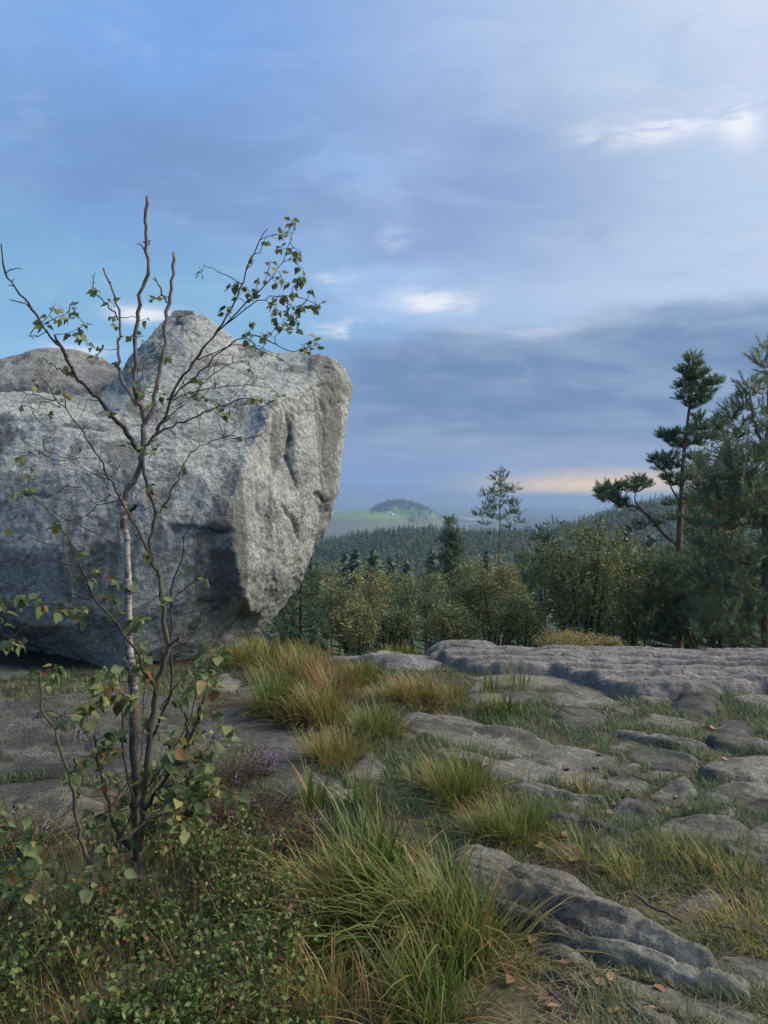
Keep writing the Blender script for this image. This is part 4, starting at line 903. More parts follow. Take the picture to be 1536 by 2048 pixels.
pine('pine_tree', 'low dark pine thicket in front of the gnarled pine stem', 11.5, [(1390, 1310), (1375, 1260), (1365, 1180)], LOWP, shoot=0.12, nl=0.065, nw=0.010, k=26, vmean=0.5, r0=0.05, density=1.6, dead=4)
pine('juniper_bush', 'dark green juniper growing against the right foot of the boulder', 10.2, [(602, 1300), (602, 1220), (604, 1150)],
     [(604, 1140, 12, 14), (596, 1160, 18, 18), (620, 1160, 16, 16), (585, 1190, 20, 20), (625, 1190, 22, 22), (605, 1200, 24, 22), (580, 1230, 24, 22), (630, 1225, 24, 24), (600, 1250, 28, 26), (640, 1255, 20, 18), (570, 1265, 22, 18), (615, 1280, 26, 22), (590, 1285, 24, 20)], shoot=0.09, nl=0.03, nw=0.009, k=24, vmean=0.22, r0=0.03, density=1.5, bark='dark_bark', brown=0)['category'] = 'juniper'

# --- bushes and small leafy trees between the ledge and the forest
B = bush
B('leafy_bush', 'pale leaved bush with dark forking stems in front of the pines', 'bush', 1165, 1045, 1292, 11.5, 118, nt_=270, lpt=22, leaf=0.052, vmean=0.42, nstem=6, hollow=0.2)
B('leafy_bush', 'rounded olive yellow bush in the middle behind the ledge', 'bush', 978, 1112, 1285, 15, 76, nt_=240, lpt=46, leaf=0.042, vmean=0.48, vsd=0.1, nstem=6)
B('leafy_bush', 'orange tinged young birch right beside the boulder', 'bush', 680, 1138, 1290, 17, 52, nt_=130, lpt=24, leaf=0.05, vmean=0.56, nstem=3, hollow=0.2)
B('leafy_bush', 'brownish young birch left of the dark pine bush group', 'bush', 752, 1128, 1275, 21, 48, nt_=120, lpt=24, leaf=0.055, vmean=0.62, nstem=3, hollow=0.2)
B('leafy_bush', 'grey green willow between brownish birch and olive bush', 'bush', 842, 1150, 1290, 16, 72, nt_=170, lpt=28, leaf=0.046, vmean=0.36, nstem=5)
B('leafy_bush', 'small dark leafed shrub just behind the domed rock', 'bush', 905, 1205, 1292, 11, 56, nt_=110, lpt=26, leaf=0.035, vmean=0.4, nstem=5)
B('leafy_bush', 'low brown shrub right of the juniper', 'bush', 705, 1205, 1300, 11, 62, nt_=110, lpt=26, leaf=0.036, vmean=0.5, nstem=6)
B('leafy_bush', 'low green shrub between domed rock and brown shrub', 'bush', 790, 1215, 1292, 12, 52, nt_=100, lpt=26, leaf=0.036, vmean=0.34, nstem=6)
B('leafy_bush', 'dark shrub under the left side of the pale leaved bush', 'bush', 1040, 1180, 1292, 12.5, 62, nt_=130, lpt=26, leaf=0.042, vmean=0.34, nstem=5)
B('leafy_bush', 'leafy bush with glinting leaves below the long pine limb', 'bush', 1270, 1090, 1295, 12.5, 70, nt_=190, lpt=26, leaf=0.05, vmean=0.46, nstem=5)
B('leafy_bush', 'pale yellowish birch crown between the two big pines', 'bush', 1440, 862, 1200, 14.5, 84, nt_=260, lpt=30, leaf=0.055, vmean=0.58, nstem=4)
B('leafy_bush', 'dark leafy bush behind the pine thicket', 'bush', 1420, 1110, 1300, 15, 110, nt_=200, lpt=26, leaf=0.055, vmean=0.25, nstem=5)
B('leafy_bush', 'golden green bilberry mound on the brow in front of the pale leaved bush', 'bush', 1140, 1266, 1300, 8.2, 72, mat_leaf='bush_leaf', nt_=150, lpt=34, leaf=0.018, vmean=0.66, vsd=0.06, nstem=12, spread=0.03)
B('leafy_bush', 'small golden green sprig bush right of the golden mound', 'bush', 1222, 1276, 1302, 8.2, 22, nt_=40, lpt=24, leaf=0.018, vmean=0.62, vsd=0.06, nstem=6, spread=0.03)
# trees further down the slope
SL = [(560, 1150, 1260, 34, 40), (640, 1120, 1250, 46, 44), (720, 1130, 1250, 60, 36), (800, 1150, 1260, 40, 50), (860, 1140, 1240, 62, 40), (930, 1150, 1250, 48, 40), (1050, 1090, 1230, 50, 46), (1120, 1090, 1220, 60, 44), (1190, 1060, 1200, 64, 46), (1250, 1050, 1180, 60, 46), (700, 1180, 1290, 26, 44), (1020, 1140, 1270, 28, 46)]
WHERE = ['behind the juniper', 'left of the lowland gap', 'behind the orange tinged birch', 'behind the grey green willow', 'below the pyramid pine', 'left below the slender pine', 'right of the slender pine', 'behind the dark young pine', 'behind the pale leaved bush', 'behind the long pine limb', 'just above the low brown shrub', 'behind the dark shrub']
for i, ((px, tp, bp, Y, hw), wh) in enumerate(zip(SL, WHERE)):
    B('slope_tree', ('grey green', 'olive', 'dark green')[i % 3] + ' leafy tree on the slope ' + wh, 'tree', px, tp, bp, Y, hw, nt_=110, lpt=26, leaf=0.10, vmean=(0.3, 0.46, 0.2)[i % 3], nstem=3, group='leafy trees on the slope behind the ledge')
for i in range(26):
    px = 575 + i * 36 + rng.uniform(-14, 14); Y = rng.uniform(60, 130); top = rng.uniform(1098, 1140) - (40 if px > 1150 else 0)
    p = at(px, top, Y); zg = G1(p[0], p[1]); H = max(p[2] - zg, 4.0)
    V, F, v = conifers(np.array([[p[0], p[1], zg]]), np.array([H]), np.array([H * rng.uniform(0.26, 0.4)]), np.array([rng.uniform(0.3, 0.8)]), 420, 0.28, 0.8)
    t = thing('spruce_tree', 'dark conifer on the middle slope between the ledge bushes and the far forest', 'conifer', (p[0], p[1], zg), 'conifers on the middle slope')
    obj('crown', make_mesh('crown', V - np.array([p[0], p[1], zg]), F, M['forest'], {'v': v}), t)
    mb = MB(); mb.add(*tube(np.array([[0, 0, -0.3], [0, 0, H * 0.5], [0, 0, H * 0.97]]), [0.16, 0.1, 0.02], 6)); obj('trunk', mb.mesh('trunk', M['dark_bark']), t)

# ------------------------------------------------------------------ grass
def blades(Rt, az_, lean, L, W, droop, val, segs=4):
    """tapering grass blades bending over; Rt (N,3) roots"""
    n = len(Rt); o = np.stack([np.cos(az_), np.sin(az_), np.zeros(n)], -1); s = np.stack([-np.sin(az_), np.cos(az_), np.zeros(n)], -1)
    tw = rng.normal(0, 0.5, n)
    p = Rt.copy(); rings = []; ts = []
    for k in range(segs + 1):
        t = k / segs; th = lean + droop * t ** 1.4
        wd = W * (1 - t ** 1.8) * (0.75 + 0.25 * min(1, t * 4)) + 0.0002
        sv = s * np.cos(tw * t)[:, None] + np.array([0, 0, 1.0]) * np.sin(tw * t)[:, None] * 0.5
        if k < segs:
            rings += [p - sv * wd[:, None] / 2, p + sv * wd[:, None] / 2]; ts += [t, t]
        else:
            rings += [p]; ts += [1.0]
        p = p + (o * np.sin(th)[:, None] + np.array([0, 0, 1.0]) * np.cos(th)[:, None]) * (L / segs)[:, None]
    m = len(rings); V = np.stack(rings, 1).reshape(-1, 3); b = np.arange(n)[:, None] * m
    Q = np.vstack([b + np.array([[2 * k, 2 * k + 1, 2 * k + 3, 2 * k + 2]]) for k in range(segs - 1)]) if segs > 1 else np.zeros((0, 4), int)
    T = b + np.array([[2 * segs - 2, 2 * segs - 1, 2 * segs]])
    return V, [Q, T], np.repeat(val, m), np.tile(np.array(ts), n)

def tussock(px, py, r, H, n, label, v=0.3, vs_=0.12, lean=0.5, droop=1.1, W=0.0045, wind=(-0.25, 0.0), name='grass_tussock', group='grass tussocks on the hilltop', zoff=0.0):
    p = ground_at(px, py, 0.03); x0, y0 = p[0], p[1]; z0 = G1(x0, y0)
    a = rng.uniform(0, 2 * np.pi, n); q = r * np.sqrt(rng.uniform(0, 1, n)) * (1 + 0.3 * np.sin(a * 3 + px))
    X = x0 + np.cos(a) * q; Yv = y0 + np.sin(a) * q
    Rt = np.stack([X, Yv, Gz(X, Yv) - 0.01 + zoff + 0.25 * r * (1 - (q / r) ** 2).clip(0)], -1)
    dirx = np.cos(a) * (q / r) + rng.normal(0, 0.45, n) + wind[0]; diry = np.sin(a) * (q / r) + rng.normal(0, 0.45, n) + wind[1]
    az2 = np.arctan2(diry, dirx); mag = np.hypot(dirx, diry)
    ln = np.clip(lean * mag * rng.uniform(0.5, 1.2, n), 0, 1.3)
    dd_ = rng.random(n) < 0.2; ln = np.where(dd_, np.clip(ln + 0.65, 0, 1.5), ln)
    L = H * rng.uniform(0.5, 1.25, n); L[rng.random(n) < 0.04] *= 1.4
    val = np.clip(rng.normal(v, vs_, n) + (rng.random(n) < 0.12) * 0.35, 0, 1); val = np.where(dd_, rng.uniform(0.55, 0.85, n), val)
    V, F, vv, tt = blades(Rt, az2, ln, L, 1.15 * W * rng.uniform(0.5, 1.5, n), np.clip(droop * rng.uniform(0.3, 1.4, n), 0, 2.2), val, 5)
    root = np.array([x0, y0, z0])
    o = obj(name, make_mesh(name, V - root, F, M['grass'], {'v': vv, 't': tt}, smooth=True), loc=root); tag(o, label, 'grass', group); return o

TS = tussock
TS(815, 1852, 0.25, 0.37, 620, 'largest long bladed tussock in the centre foreground drooping to the left', 0.26, 0.12, 0.85, 1.9, 0.0075, (-0.75, -0.25))
TS(945, 1890, 0.15, 0.30, 330, 'upright yellow green tussock against the left end of the big rib', 0.36, 0.12, 0.5, 0.9, 0.0065, (0.1, 0))
TS(750, 1765, 0.13, 0.36, 200, 'bright green upright tussock behind the largest tussock', 0.22, 0.08, 0.35, 0.8, 0.009, (-0.15, 0))
TS(650, 1820, 0.17, 0.36, 200, 'straw streaked tussock left of the largest tussock', 0.45, 0.17, 0.75, 1.6, 0.006, (-0.5, -0.2))
TS(850, 2010, 0.12, 0.28, 220, 'short green tussock at the bottom edge below the largest tussock', 0.25, 0.1, 0.5, 0.9, 0.005)
TS(690, 2030, 0.2, 0.2, 220, 'tan withered sedge tussock at the bottom centre', 0.66, 0.12, 0.6, 1.0, 0.005, (0, 0))
TS(560, 2010, 0.14, 0.24, 130, 'tan and green sedge tussock left of the withered sedge', 0.58, 0.18, 0.6, 1.1, 0.0045)
TS(555, 1415, 0.20, 0.36, 480, 'dense dark green tussock at the left of the tussock group', 0.2, 0.08, 0.5, 0.8, 0.006, (0.05, 0))
TS(632, 1434, 0.21, 0.3, 620, 'tall straw and green tussock bending left in the tussock group', 0.58, 0.15, 0.55, 1.3, 0.0065, (-0.4, 0))
TS(668, 1400, 0.14, 0.36, 300, 'rust red stemmed tussock behind the straw tussock', 0.86, 0.1, 0.4, 0.6, 0.005, (0, 0))
TS(722, 1360, 0.18, 0.2, 480, 'green tussock at the back of the tussock group', 0.3, 0.12, 0.55, 0.9, 0.007, (0, 0))
TS(815, 1398, 0.26, 0.22, 620, 'wide straw and rust tussock on the right of the tussock group', 0.6, 0.17, 0.6, 1.2, 0.0065, (-0.35, 0))
TS(890, 1402, 0.18, 0.2, 300, 'thin brownish tussock left of the rounded grey rock', 0.55, 0.15, 0.6, 1.0, 0.005)
TS(755, 1466, 0.17, 0.22, 430, 'bright green tussock in front of the tussock group', 0.28, 0.1, 0.65, 0.9, 0.0055, (0.1, 0))
TS(672, 1515, 0.17, 0.2, 600, 'ball shaped straw coloured tussock beside the pale pointed stone', 0.55, 0.12, 0.6, 0.8, 0.0045, (0, 0))
TS(600, 1350, 0.26, 0.28, 360, 'rust tinged grass tuft left behind the tall straw tussock', 0.62, 0.15, 0.5, 0.8, 0.006)
TS(520, 1325, 0.34, 0.28, 460, 'soft green grass tuft at the foot of the boulder', 0.34, 0.1, 0.6, 1.2, 0.007)
TS(590, 1316, 0.30, 0.2, 380, 'pale green grass tuft right of the boulder foot', 0.38, 0.1, 0.6, 1.1, 0.007)
TS(470, 1330, 0.20, 0.26, 220, 'thin grass tuft beside the leaning stone', 0.4, 0.12, 0.6, 1.0, 0.006)
TS(630, 1336, 0.26, 0.19, 260, 'brownish grass tuft between boulder foot and green back tussock', 0.52, 0.14, 0.6, 1.0, 0.006)
TS(796, 1280, 0.22, 0.22, 330, 'bright yellow green grass tuft on the brow left of the domed rock', 0.32, 0.05, 0.4, 0.6, 0.009, (0, 0), zoff=0.05)
TS(925, 1590, 0.17, 0.27, 460, 'yellow green tussock left of the broken slab', 0.38, 0.13, 0.5, 0.9, 0.0045, (0.05, 0))
TS(1035, 1668, 0.16, 0.18, 620, 'fine bladed bright green tussock above the fallen leaves', 0.25, 0.1, 0.6, 0.8, 0.0038, (0, 0))
TS(980, 1660, 0.14, 0.15, 240, 'straw flecked tussock left of the fine green tussock', 0.46, 0.14, 0.6, 1.0, 0.004)
TS(1180, 1720, 0.11, 0.19, 90, 'sparse thin tussock below the undercut stone', 0.42, 0.13, 0.5, 1.1, 0.004)
TS(1260, 1750, 0.13, 0.12, 200, 'low green brown tussock right above the big rib', 0.4, 0.14, 0.7, 1.0, 0.004)
TS(1350, 1705, 0.18, 0.11, 220, 'low ragged tussock under the rounded lip rock', 0.45, 0.14, 0.7, 1.0, 0.004)
TS(1450, 1750, 0.18, 0.12, 260, 'loose tussock above the lichen covered stone', 0.42, 0.13, 0.7, 1.0, 0.004)
TS(1500, 1850, 0.2, 0.12, 260, 'brownish tussock at the right edge above the rib end', 0.52, 0.15, 0.7, 1.0, 0.004)
TS(625, 1610, 0.06, 0.30, 40, 'broad bladed bright green reed grass beside the smooth rock', 0.3, 0.04, 0.35, 0.9, 0.014, (0, 0))
TS(720, 1610, 0.08, 0.26, 40, 'few broad green blades right of the reed grass', 0.26, 0.04, 0.3, 0.7, 0.010, (0, 0))
TS(975, 1385, 0.10, 0.22, 50, 'upright green blades at the foot of the ledge step', 0.26, 0.05, 0.2, 0.4, 0.009, (0, 0))
TS(1040, 1380, 0.10, 0.24, 40, 'thin upright green blades in front of the long pale rock', 0.28, 0.06, 0.2, 0.4, 0.008, (0, 0))
TS(925, 1310, 0.08, 0.10, 60, 'tiny green tuft growing on the domed rock', 0.25, 0.05, 0.4, 0.5, 0.006, (0, 0), zoff=0.12)
TS(1000, 1425, 0.16, 0.17, 220, 'blue green tuft below the rounded grey rock', 0.12, 0.06, 0.6, 0.7, 0.007)
TS(880, 1570, 0.16, 0.16, 160, 'thin seeding grass tuft in the middle of the turf', 0.5, 0.15, 0.4, 0.7, 0.004)
TS(1165, 1575, 0.10, 0.12, 120, 'small straw tuft on the broken slab', 0.5, 0.12, 0.6, 0.8, 0.005)

def near_rock(P, grow_=0.0):
    r = np.full(len(P), -9.0)
    for g in ROCKS:
        lo, hi = g.min(0) - 0.3, g.max(0) + 0.3; m = ((P > lo) & (P < hi)).all(1)
        if m.any(): r[m] = np.maximum(r[m], poly_sd(P[m], g))
    return r
def turf():
    n = 500000
    px = rng.uniform(-520, 2160, n); py = 1275 + (2140 - 1275) * rng.uniform(0, 1, n) ** 1.0
    p = ground_at(px, py, 0.0); P = p[:, :2]
    d = near_rock(P); edge = 0.02 * fbm2(P[:, 0], P[:, 1], 9, 9, 2, 41)
    n1 = fbm2(P[:, 0], P[:, 1], 1.5, 2.0, 4, 42); n2 = fbm2(P[:, 0], P[:, 1], 7, 7, 3, 43)
    dens = 0.74 + 1.15 * n1 + 1.2 * n2
    bare = np.zeros(n)
    for (bx, by, rx, ry, k) in ((960, 1990, 130, 70, 1.6), (1120, 1712, 70, 32, 1.3), (1290, 1615, 140, 22, 1.0), (480, 1440, 110, 40, 1.5), (1280, 1850, 90, 30, 0.7), (820, 1665, 80, 35, 0.9), (1440, 1500, 90, 12, .8)):
        bare = np.maximum(bare, k * np.exp(-((px - bx) / rx) ** 2 - ((py - by) / ry) ** 2))
    dens = dens - bare
    dens = dens - np.clip((620 - px) / 250, 0, 1) * np.clip((py - 1560) / 100, 0, 1) * 1.6      # shrubs grow there
    dens = dens - np.clip((440 - px) / 80, 0, 1) * 0.45
    y_ok = P[:, 1] < edge_y(P[:, 0]) + 0.5
    under = (P[:, 0] < -1.3) & (P[:, 1] > 7.1)
    keep = (d < 0.012 + edge) & (rng.random(n) < dens) & y_ok & ~under
    keep &= (rng.random(n) > np.clip((py - 1680) / 300, 0, 0.55))
    P, px, py, n1, n2 = P[keep], px[keep], py[keep], n1[keep], n2[keep]; n = len(P)
    z = Gz(P[:, 0], P[:, 1])
    az_ = rng.uniform(0, 2 * np.pi, n); Y = P[:, 1]
    tall = np.clip(0.5 + 0.8 * fbm2(P[:, 0], P[:, 1], 2.6, 2.6, 2, 44), 0.15, 1.2)
    L = (0.035 + 0.05 * tall) * rng.uniform(0.5, 1.5, n) * (1 - np.clip((py - 1660) / 250, 0, 0.4))
    W = 0.0036 * rng.uniform(0.7, 1.4, n) * (0.7 + Y * 0.2)
    val = np.clip(0.24 + 0.36 * fbm2(P[:, 0], P[:, 1], 1.3, 1.3, 3, 45) + rng.normal(0, 0.16, n) + np.clip((py - 1640) / 500, 0, .25) + (rng.random(n) < 0.12) * 0.25, 0, 1)
    V, F, v, t = blades(np.stack([P[:, 0], P[:, 1], z - 0.004], -1), az_, np.abs(rng.normal(0.55, 0.4, n)), L, W, rng.uniform(0.1, 1.3, n), val, 2)
    o = obj('short_grass', make_mesh('short_grass', V, F, M['turf'], {'v': v, 't': t})); tag(o, 'short trampled grass growing between the rocks', 'grass', kind='stuff')
    # loose straw lying flat
    n = 15000; px = rng.uniform(300, 2150, n); py = rng.uniform(1330, 2100, n); p = ground_at(px, py, 0.0); P = p[:, :2]
    keep = (near_rock(P) < 0.03) & (rng.random(n) < 1 - 0.75 * np.exp(-((px - 980) / 110) ** 2 - ((py - 2000) / 60) ** 2)) & (rng.random(n) < 0.65 + 0.6 * fbm2(P[:, 0], P[:, 1], 2, 2, 3, 47)) & (P[:, 1] < 7); P = P[keep]; n = len(P)
    V, F, v, t = blades(np.stack([P[:, 0], P[:, 1], Gz(P[:, 0], P[:, 1]) + rng.uniform(0.002, 0.02, n)], -1), rng.uniform(0, 6.28, n), rng.normal(1.45, 0.12, n), rng.uniform(0.04, 0.13, n), np.full(n, 0.0028), rng.uniform(-.2, .35, n), np.clip(rng.normal(0.85, 0.1, n), 0, 1), 2)
    o = obj('straw_litter', make_mesh('straw_litter', V, F, M['turf'], {'v': v, 't': t})); tag(o, 'dry straw and pine needle litter on the soil', 'litter', kind='stuff')
turf()

def gravel():
    n = 5200; px = rng.uniform(350, 2000, n); py = rng.uniform(1340, 2120, n); P = ground_at(px, py, 0.0)[:, :2]
    k = (near_rock(P) < 0.0) & (rng.random(n) < 0.5 + 1.3 * fbm2(P[:, 0], P[:, 1], 2.2, 2.2, 3, 58)) & (P[:, 1] < 7.2); P = P[k]; n = len(P)
    s = 0.0028 * np.exp(rng.normal(0, 0.6, n)) * (0.8 + 0.12 * P[:, 1]); c = np.stack([P[:, 0], P[:, 1], Gz(P[:, 0], P[:, 1]) + s * 0.2], -1)
    O = np.array([(1, 0, 0), (-1, 0, 0), (0, 1, 0), (0, -1, 0), (0, 0, 0.7), (0, 0, -0.7)], float)
    V = (c[:, None] + (O[None] * rng.uniform(0.6, 1.5, (n, 6, 1)) + rng.normal(0, 0.25, (n, 6, 3))) * s[:, None, None]).reshape(-1, 3)
    T = np.array([(0, 2, 4), (2, 1, 4), (1, 3, 4), (3, 0, 4), (2, 0, 5), (1, 2, 5), (3, 1, 5), (0, 3, 5)]); F = (np.arange(n)[:, None, None] * 6 + T[None]).reshape(-1, 3)
    o = obj('gravel', make_mesh('gravel', V, F, M['rib'])); tag(o, 'small grit and pebbles on the bare soil', 'gravel', kind='stuff')
gravel()
# bare brown stems and thin grass standing among the low shrubs
def undergrowth():
    n = 2600; px = rng.uniform(-150, 640, n); py = rng.uniform(1640, 2200, n); p = ground_at(px, py, 0.0)[:, :2]
    k = rng.random(n) < 0.55 + 0.8 * fbm2(p[:, 0], p[:, 1], 2.5, 2.5, 2, 57); p = p[k]; n = len(p)
    dead = rng.random(n) < 0.6
    V, F, v, t = blades(np.stack([p[:, 0], p[:, 1], Gz(p[:, 0], p[:, 1])], -1), rng.uniform(0, 6.28, n), np.abs(rng.normal(0.3, 0.25, n)), rng.uniform(0.12, 0.34, n), np.where(dead, 0.0026, 0.0042), rng.uniform(0, 1.3, n), np.where(dead, rng.uniform(0.7, 1.0, n), rng.uniform(0.1, 0.5, n)), 4)
    o = obj('undergrowth', make_mesh('undergrowth', V, F, M['grass'], {'v': v, 't': t}, smooth=True)); tag(o, 'thin dead stems and grass blades among the low shrubs', 'grass', kind='stuff')
undergrowth()
# loose seed stalks arching out of the shrubs
for (pts, lb) in (([(530, 1680), (580, 1640), (600, 1625)], 'pale seed stalk beside the heather'), ([(400, 1740), (412, 1640), (420, 1570)], 'thin upright seed stalk in front of the birch leaves'), ([(455, 1880), (490, 1760), (525, 1620)], 'long thin seed stalk leaning right over the bilberry'), ([(470, 1705), (500, 1685), (560, 1678)], 'bent pale grass stalk under the heather'), ([(540, 1800), (580, 1830), (605, 1820)], 'pale grass ear above the dark shrubs')):
    P = smooth_path([at(a, b, 2.75) for a, b in pts], 10); mb = MB(); mb.add(*tube(P, np.linspace(0.0016, 0.0008, 10), 4), v=0.62, t=0.3)
    for q in range(7, 10):
        Vl, Fl, vl = leaf_quads(np.repeat(P[q:q + 1], 4, 0), 0.012, np.full(4, 0.66)); mb.add(Vl, Fl, v=vl, t=0.5)
    o = obj('grass_stalk', mb.mesh('grass_stalk', M['grass'], P[0]), loc=P[0]); tag(o, lb, 'grass', 'seed stalks in the foreground')

# ------------------------------------------------------------------ bilberry carpet and heather
def carpet():
    mb = MB(); sm = MB(); n = 1150
    px = rng.uniform(-420, 660, n); py = rng.uniform(1665, 2230, n)
    p = ground_at(px, py, 0.0)
    lim = np.interp(py, [1660, 1720, 1800, 1900, 2050, 2230], [480, 500, 560, 600, 560, 560])
    keep = (px < lim + rng.normal(0, 30, n)) & ((px > 250) | (py > 1700)) & (rng.random(n) < np.where(px < 250, 0.42, 0.85)) & (fbm2(p[:, 0], p[:, 1], 3.2, 3.2, 3, 53) > -0.22); p = p[keep]
    C, vals = [], []
    pn = fbm2(p[:, 0], p[:, 1], 2.2, 2.2, 3, 51); pn = np.where(pn > 0.3, pn + 0.45, pn); ph = 1 + 0.9 * fbm2(p[:, 0], p[:, 1], 2.6, 2.6, 2, 52)
    for qi, q in enumerate(p):
        z = G1(q[0], q[1]); h = rng.uniform(0.12, 0.27) * ph[qi]; pv = rng.normal(0.52, 0.14) + 0.45 * pn[qi]
        for s in range(rng.integers(2, 5)):
            a = rng.uniform(0, 6.28); l = rng.uniform(0.3, 0.7); m = 6
            t = np.linspace(0, 1, m); P = np.stack([q[0] + np.cos(a) * l * h * t ** 1.3, q[1] + np.sin(a) * l * h * t ** 1.3, z + h * t * rng.uniform(0.7, 1.1)], -1); P[1:] += rng.normal(0, 0.008, (m - 1, 3))
            sm.add(*tube(P, np.linspace(0.0022, 0.001, m), 3, cap=False))
            k = rng.integers(12, 24); tt = rng.uniform(0.25, 1.0, k) * (m - 1.01); i = tt.astype(int); f = (tt - i)[:, None]
            C.append(P[i] * (1 - f) + P[i + 1] * f + rng.normal(0, 0.014, (k, 3))); vals.append(np.clip(rng.normal(pv, 0.14, k), 0, 1))
    C = np.vstack(C); vals = np.concatenate(vals)
    V, F, v = leaf_quads(C, 0.022, vals, droop=-0.3, aspect=0.62)
    t = thing('bilberry_carpet', 'dense low bilberry shrubs covering the dark bottom left corner', 'shrub', (-0.9, 2.6, 0)); tag(t, kind='stuff')
    o1 = obj('leaves', make_mesh('leaves', V - np.array([-0.9, 2.6, 0]), F, M['berry_leaf'], {'v': v}), t); o1['kind'] = 'stuff'
    obj('stems', sm.mesh('stems', M['twig_bark'], (-0.9, 2.6, 0)), t)['kind'] = 'stuff'
carpet()
M['heather'] = leafy('heather', [(0.0, (0.05, 0.05, 0.03)), (0.4, (0.11, 0.085, 0.06)), (0.6, (0.17, 0.13, 0.10)), (0.75, (0.36, 0.22, 0.38)), (1.0, (0.52, 0.36, 0.52))], 0.7, 0.2)
def heather(px, py, r, H, n, label, bloom):
    p = ground_at(px, py, 0.02); z = G1(p[0], p[1]); root = np.array([p[0], p[1], z]); mb = MB()
    Cs, vs2 = [], []
    for k in range(n):
        a = rng.uniform(0, 6.28); l = r * math.sqrt(rng.random()); e = root + np.array([math.cos(a) * l * 1.4, math.sin(a) * l * 1.4, H * rng.uniform(0.55, 1.1) * (1 - 0.3 * l / r)])
        P = smooth_path([root + np.array([math.cos(a) * l * 0.5, math.sin(a) * l * 0.5, 0]), (root + e) / 2 + rng.normal(0, 0.02, 3), e], 7)
        mb.add(*tube(P, np.linspace(0.0018, 0.0008, 7), 3, cap=False), v=0.35)
        m = 26; tt = rng.uniform(0.3, 1.0, m) * 5.99; i = tt.astype(int); f = (tt - i)[:, None]
        Cs.append(P[i] * (1 - f) + P[i + 1] * f + rng.normal(0, 0.005, (m, 3))); b = rng.random() < bloom
        vs2.append(np.where((tt > 3) & b, rng.uniform(0.75, 1.0, m), rng.uniform(0.1, 0.62, m)))
    V, F, v = leaf_quads(np.vstack(Cs), 0.008, np.concatenate(vs2), aspect=0.5); mb.add(V, F, v=v)
    o = obj('heather', mb.mesh('heather', M['heather'], root), loc=root); tag(o, label, 'heather', 'heather clumps')
heather(522, 1545, 0.10, 0.20, 90, 'heather clump with pale purple flowers against the smooth grey rock', 0.75)
heather(470, 1570, 0.16, 0.22, 150, 'brown faded heather clump left of the flowering heather', 0.06)
heather(520, 1640, 0.18, 0.22, 170, 'wide brown heather clump below the flowering heather', 0.03)
heather(600, 1680, 0.16, 0.18, 130, 'low brown heather clump behind the straw streaked tussock', 0.02)
heather(430, 1640, 0.16, 0.2, 120, 'dark heather clump right of the birch foot', 0.0)
heather(60, 1690, 0.2, 0.2, 130, 'dark heather clump at the left edge', 0.0)

# ------------------------------------------------------------------ birch and saplings in the foreground
def birch_leaf_mesh(i, v, size=1.0):
    """heart shaped toothed leaf, folded and curled, stalk at the origin, about 1 long along +x"""
    r2 = np.random.default_rng(500 + i)
    prof = [(0.0, 0.0), (0.06, 0.2), (0.16, 0.36), (0.24, 0.34), (0.34, 0.42), (0.44, 0.33), (0.54, 0.34), (0.66, 0.2), (0.78, 0.16), (0.88, 0.06), (1.0, 0.0)]
    mid = [(x, 0, 0) for x, _ in prof]; curl = r2.uniform(-0.5, 0.9); fold = r2.uniform(0.1, 0.55); tw = r2.uniform(-0.5, 0.5)
    V = []
    for x, y in prof:
        zc = -curl * x * x * 0.5
        for s in (-1, 0, 1):
            yy = s * y * r2.uniform(0.9, 1.1); V.append((x - 0.08 * abs(s) * curl, yy * math.cos(fold * 0.8), zc + abs(yy) * math.sin(fold) + yy * tw * x))
    V = np.array(V) * 1.0; F = []
    for k in range(len(prof) - 1):
        a = 3 * k; F += [(a, a + 3, a + 4, a + 1), (a + 1, a + 4, a + 5, a + 2)]
    st = tube(np.array([[-0.32, 0, 0.03], [-0.15, 0, 0.02], [0, 0, 0]]), 0.012, 3, cap=False)
    mb = MB(); mb.add(V, np.array(F), v=v); mb.add(st[0], st[1], v=min(v + 0.1, 1))
    return np.concatenate(mb.V), [np.concatenate(mb.F[4])], np.concatenate(mb.A['v'])
NV = 30
LEAFV = np.clip(np.concatenate([np.linspace(0.03, 0.6, 26), [0.66, 0.74, 0.82, 0.97]]), 0, 1)
LEAF_GEO = [birch_leaf_mesh(i, LEAFV[i]) for i in range(NV)]
LEAF_ME = [make_mesh('birch_leaf', g[0], g[1], M['birch_leaf'], {'v': g[2]}, smooth=False) for g in LEAF_GEO]
from mathutils import Matrix

def px_path(pts, y0, y1, n=None):
    k = len(pts); Y = np.linspace(y0, y1, k)
    return smooth_path(np.array([at(a, b, y) for (a, b), y in zip(pts, Y)]), n or max(6, 3 * k))

